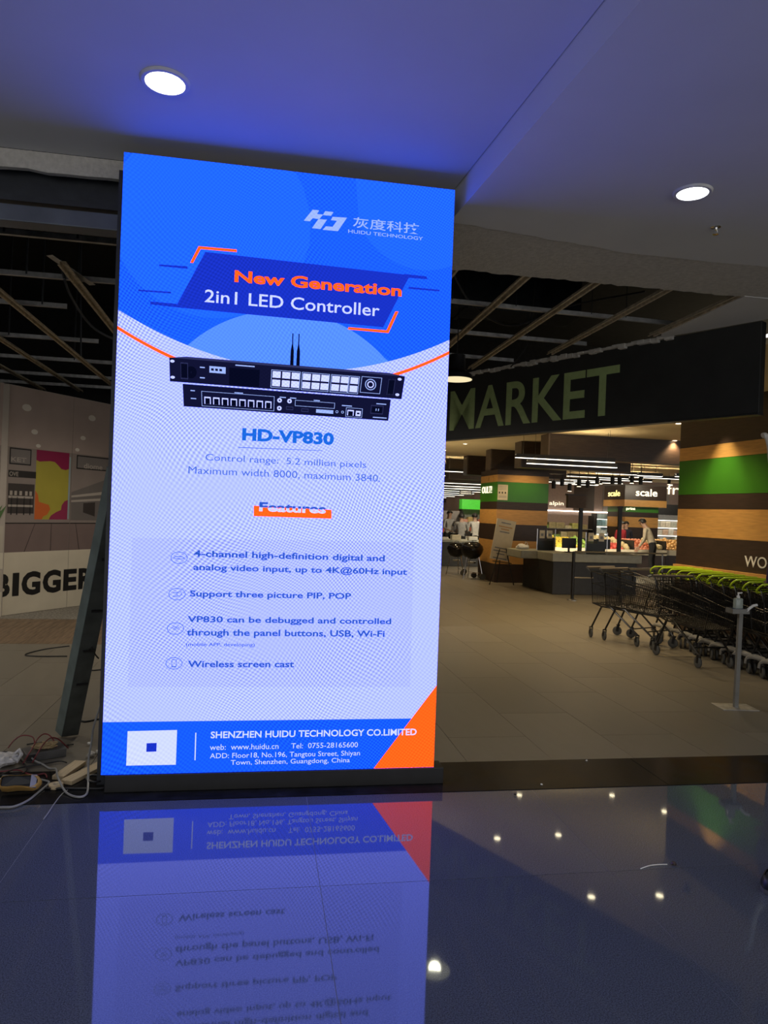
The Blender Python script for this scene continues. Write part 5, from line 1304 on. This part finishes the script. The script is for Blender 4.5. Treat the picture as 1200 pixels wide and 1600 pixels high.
text_obj('sign_lettering', 'print', (0.15, 1.98, 0.50, 2.10), M['signglow'], ki, 0.02, 0.01, 0.135)
def fruit_meshes():
    def fm(nm, col, r, sq=(1, 1, 1), n=8):
        mb = MB().ball((0, 0, r * sq[2]), (r * sq[0], r * sq[1], r * sq[2]), n)
        return mb.mesh(nm, mat(nm + '_skin', col, 0.4, var=0.22, scale=20, objrand=0.15), True)
    return dict(apple=fm('apple', (0.50, 0.055, 0.035), 0.062), orange=fm('orange', (0.66, 0.38, 0.13), 0.065), lemon=fm('lemon', (0.66, 0.50, 0.06), 0.06, (1.3, 0.9, 0.9)),
                melon=fm('melon', (0.62, 0.50, 0.26), 0.085), lime_fruit=fm('lime_fruit', (0.25, 0.40, 0.07), 0.055), peach=fm('peach', (0.60, 0.20, 0.10), 0.06))
FM = fruit_meshes()
def produce_table(label, x, y, w_, d, rows):
    t = root('produce_table', label, 'display table', (x, y, 0))
    MB().bbox(0, 0, 0, w_, d, 0.68, 0.01).build('table_body', M['brownwood'], t)
    z0, z1 = 0.70, 1.0
    MB().add([(0, 0, 0.68), (w_, 0, 0.68), (w_, d, 0.68), (0, d, 0.68), (0, 0, z0), (w_, 0, z0), (w_, d, z1), (0, d, z1)], [(3, 2, 1, 0), (4, 5, 6, 7), (0, 1, 5, 4), (1, 2, 6, 5), (2, 3, 7, 6), (3, 0, 4, 7)]).build('sloped_top', M['offcut'], t)
    MB().box(-0.02, -0.03, 0.62, w_ + 0.02, 0.0, 0.78).build('front_lip', M['paper'], t)
    for e in (-0.02, w_): MB().box(e, 0, 0.68, e + 0.02, d, 1.04).build('side_board', M['black'], t)
    rng = random.Random(int(x * 10))
    for (kind, xa, xb, ya, yb, n_, m_, lab) in rows:
        for j in range(m_):
            for i in range(n_):
                px_ = xa + (xb - xa) * (i + 0.5 + rng.uniform(-0.1, 0.1) + 0.25 * (j % 2)) / (n_ + 0.25)
                py_ = ya + (yb - ya) * (j + 0.5) / m_
                zz = z0 + (z1 - z0) * py_ / d + rng.choice((0.0, 0.0, 0.045))
                o = place(FM[kind], kind, None, (x + px_, y + py_, zz - 0.006), rng.uniform(0, 6))
                tag(o, lab, 'fruit', 'heap: ' + lab)
produce_table('produce table of lemons and limes behind the acrylic shields', 8.30, 19.4, 1.15, 0.95, (('lemon', 0.05, 0.75, 0.0, 0.9, 6, 6, 'yellow lemon heaped on the table behind the acrylic shields'), ('lime_fruit', 0.78, 1.12, 0.0, 0.9, 3, 6, 'green lime heaped beside the lemons')))
produce_table('produce table of melons and red apples behind the lane pole', 9.55, 19.2, 1.05, 0.95, (('apple', 0.03, 0.78, 0.0, 0.5, 7, 4, 'red apple heaped on the table behind the lane pole'), ('melon', 0.03, 0.9, 0.52, 0.9, 5, 2, 'pale melon behind the red apples'), ('melon', 0.82, 1.02, 0.0, 0.5, 1, 3, 'pale melon at the end of the red apples')))
produce_table('produce table of red peaches beside the stooping shopper', 10.68, 19.4, 1.05, 0.95, (('peach', 0.03, 0.7, 0.0, 0.9, 6, 6, 'red peach heaped beside the stooping shopper'), ('melon', 0.72, 1.02, 0.0, 0.9, 2, 5, 'pale melon beside the red peaches')))
produce_table('produce table of oranges beyond the stooping shopper', 11.85, 19.6, 1.9, 0.95, (('orange', 0.03, 1.2, 0.0, 0.9, 10, 6, 'orange heaped beyond the stooping shopper'), ('melon', 1.2, 1.85, 0.0, 0.9, 5, 5, 'pale melon beyond the oranges')))
GREENS = [mat('leafy_%d' % i, c, 0.6, var=0.3) for i, c in enumerate(((0.22, 0.33, 0.07), (0.42, 0.42, 0.12), (0.50, 0.45, 0.28), (0.30, 0.25, 0.12)))]
COOL = [mat('cool_goods_%d' % i, c, 0.5, var=0.2) for i, c in enumerate(((0.55, 0.68, 0.70), (0.25, 0.42, 0.48), (0.68, 0.72, 0.70), (0.10, 0.2, 0.24)))]
PALE = [mat('pale_goods_%d' % i, c, 0.5, var=0.2) for i, c in enumerate(((0.70, 0.62, 0.50), (0.66, 0.45, 0.33), (0.72, 0.68, 0.60), (0.5, 0.5, 0.42)))]
shelving('vegetable shelf under the glowing cove strip', 10.3, 26.2, 2.45, 1.75, None, 4, glabel='green vegetable crate on the shelf under the cove strip', gcat='crate', mats=GREENS, fill=(0.26, 0.4), back=M['mauve'])
shelving('cool blue chiller shelf left of the scale kiosk', 12.95, 26.4, 0.75, 1.85, None, 5, glabel='blue-white package in the chiller left of the kiosk', mats=COOL, lit=True, back=mat('chiller_back', (0.5, 0.65, 0.7), 0.5), fill=(0.16, 0.24))
shelving('chiller shelf of pale packs right of the scale kiosk', 15.25, 26.4, 1.7, 1.9, M['black'], 5, glabel='pale package in the chiller right of the kiosk', mats=PALE, lit=True, back=M['white'], fill=(0.18, 0.28))
def inner_light(nm, loc, p, col, ang=150, tgt=(0, 0.4, -1)):
    t = root('spotlight', nm, 'ceiling lamp', (loc[0], loc[1], CE))
    MB().tube([(0, 0, 0), (0, 0, loc[2] - CE + 0.1)], 0.008, 5).build('stem', M['black'], t)
    MB().lathe([(0.05, loc[2] - CE - 0.10), (0.055, loc[2] - CE + 0.08), (0.02, loc[2] - CE + 0.1)], 14).build('housing', M['black'], t)
    MB().lathe([(0, loc[2] - CE - 0.102), (0.048, loc[2] - CE - 0.102), (0.048, loc[2] - CE - 0.098)], 14).build('lens', M['warmlight'] if p else M['black'], t)
    if p: spot('lamp_light', t, (0, 0, loc[2] - CE - 0.12), p, col, ang, 0.5, 0.05, tgt)
for i, (x, z, p) in enumerate(((7.18, 2.45, 110), (7.42, 2.47, 0), (7.65, 2.55, 0), (7.86, 2.42, 170), (8.12, 2.55, 130), (8.36, 2.52, 0), (8.62, 2.62, 170), (9.05, 2.66, 0), (9.25, 2.66, 0), (9.6, 2.70, 170), (9.85, 2.68, 0))):
    lab = 'black ceiling spotlight over the checkouts, %s from the striped column' % ('first', 'second', 'third', 'fourth', 'fifth', 'sixth', 'seventh', 'eighth', 'ninth', 'tenth', 'eleventh')[i]
    inner_light(lab, (x, 17.6, z), p, (1, 0.86, 0.62), 110, (0.12, 0.55, -0.8))
for i, (x, y, p, tg) in enumerate(((11.5, 20.5, 170, (0, 0, -1)), (13.7, 22.6, 90, (0, 0.5, -0.5)), (12.0, 24.2, 110, (-0.3, 0.9, -0.6)), (15.9, 24.6, 150, (0, 0.7, -0.8)), (7.2, 22.3, 140, (0, 0, -1)), (8.5, 27.5, 160, (0, 0.5, -0.8)))):
    inner_light('black ceiling spotlight deep in the shop, above the ' + ('orange table', 'scale sign', 'vegetable shelf', 'pale chiller', 'service counter', 'far aisle')[i], (x, y, 3.0), p, (1, 0.88, 0.66), 130, tg)
for lab, x, y, tg, pw in (('added black floor-standing fill uplighter behind the end of the striped wall', 6.55, 10.35, (-0.55, -0.25, 1), 80), ('added black floor-standing fill uplighter hidden beyond the screen edge inside the entrance', 2.55, 11.2, (0.6, -0.1, 1), 80), ('added black floor-standing fill uplighter deeper in the shop, beyond the screen edge', 3.6, 16.4, (0.45, 0, 1), 120)):
    o = root('added_uplighter', lab, 'lamp', (x, y, 0))  # unseen lamps added to throw light on the cream ceiling
    MB().lathe([(0.13, 0), (0.13, 0.015), (0.02, 0.03)], 18).build('base', M['black'], o)
    MB().lathe([(0.014, 0.02), (0.014, 0.92)], 10).build('pole', M['black'], o)
    MB().lathe([(0.02, 0.90), (0.07, 0.94), (0.10, 1.02)], 18).build('bowl', M['black'], o)
    spot('lamp_light', o, (0, 0, 1.04), pw, (1, 0.80, 0.48), 130, 0.8, 0.1, tg)
tk = root('spot_rail', 'thin black rail above the row of checkout spotlights', 'rail', (6.9, 17.6, CE - 0.06))
MB().box(0, -0.02, 0, 3.4, 0.02, 0.03).build('rail', M['black'], tk)
for x in (0.4, 1.7, 3.0): MB().tube([(x, 0, 0.03), (x, 0, 0.0599)], 0.006, 4).build('clip', M['black'], tk)
person('stooping shopper in a beige jacket and black trousers reaching over the fruit', (10.95, 18.75, 0), radians(-128), dict(lean=26, arm_l=((0.23, -0.12, 1.15), (0.16, -0.36, 1.0)), arm_r=((0.23, -0.16, 1.15), (0.16, -0.42, 1.02)), knee_l=(0.10, -0.05, 0.5)),
       dict(up=cloth('beige', (0.42, 0.36, 0.26)), low=BLK), 1.03)
person('shopper in a red top behind the red fruit', (11.28, 21.3, 0), radians(20), dict(lean=5), dict(up=cloth('red', (0.34, 0.02, 0.03)), low=BLK), 0.93)
person('dark-clothed shopper with a white collar behind the red-topped shopper', (11.95, 22.2, 0), radians(-15), dict(lean=4), dict(up=cloth('navy', (0.015, 0.015, 0.03)), low=BLK), 0.93)
person('person in a white shirt behind the acrylic shield near the striped column', (8.72, 21.6, 0), radians(30), dict(lean=10, arm_l=arm_f, arm_r=arm_f), dict(up=WSH, low=BLK), 0.9)
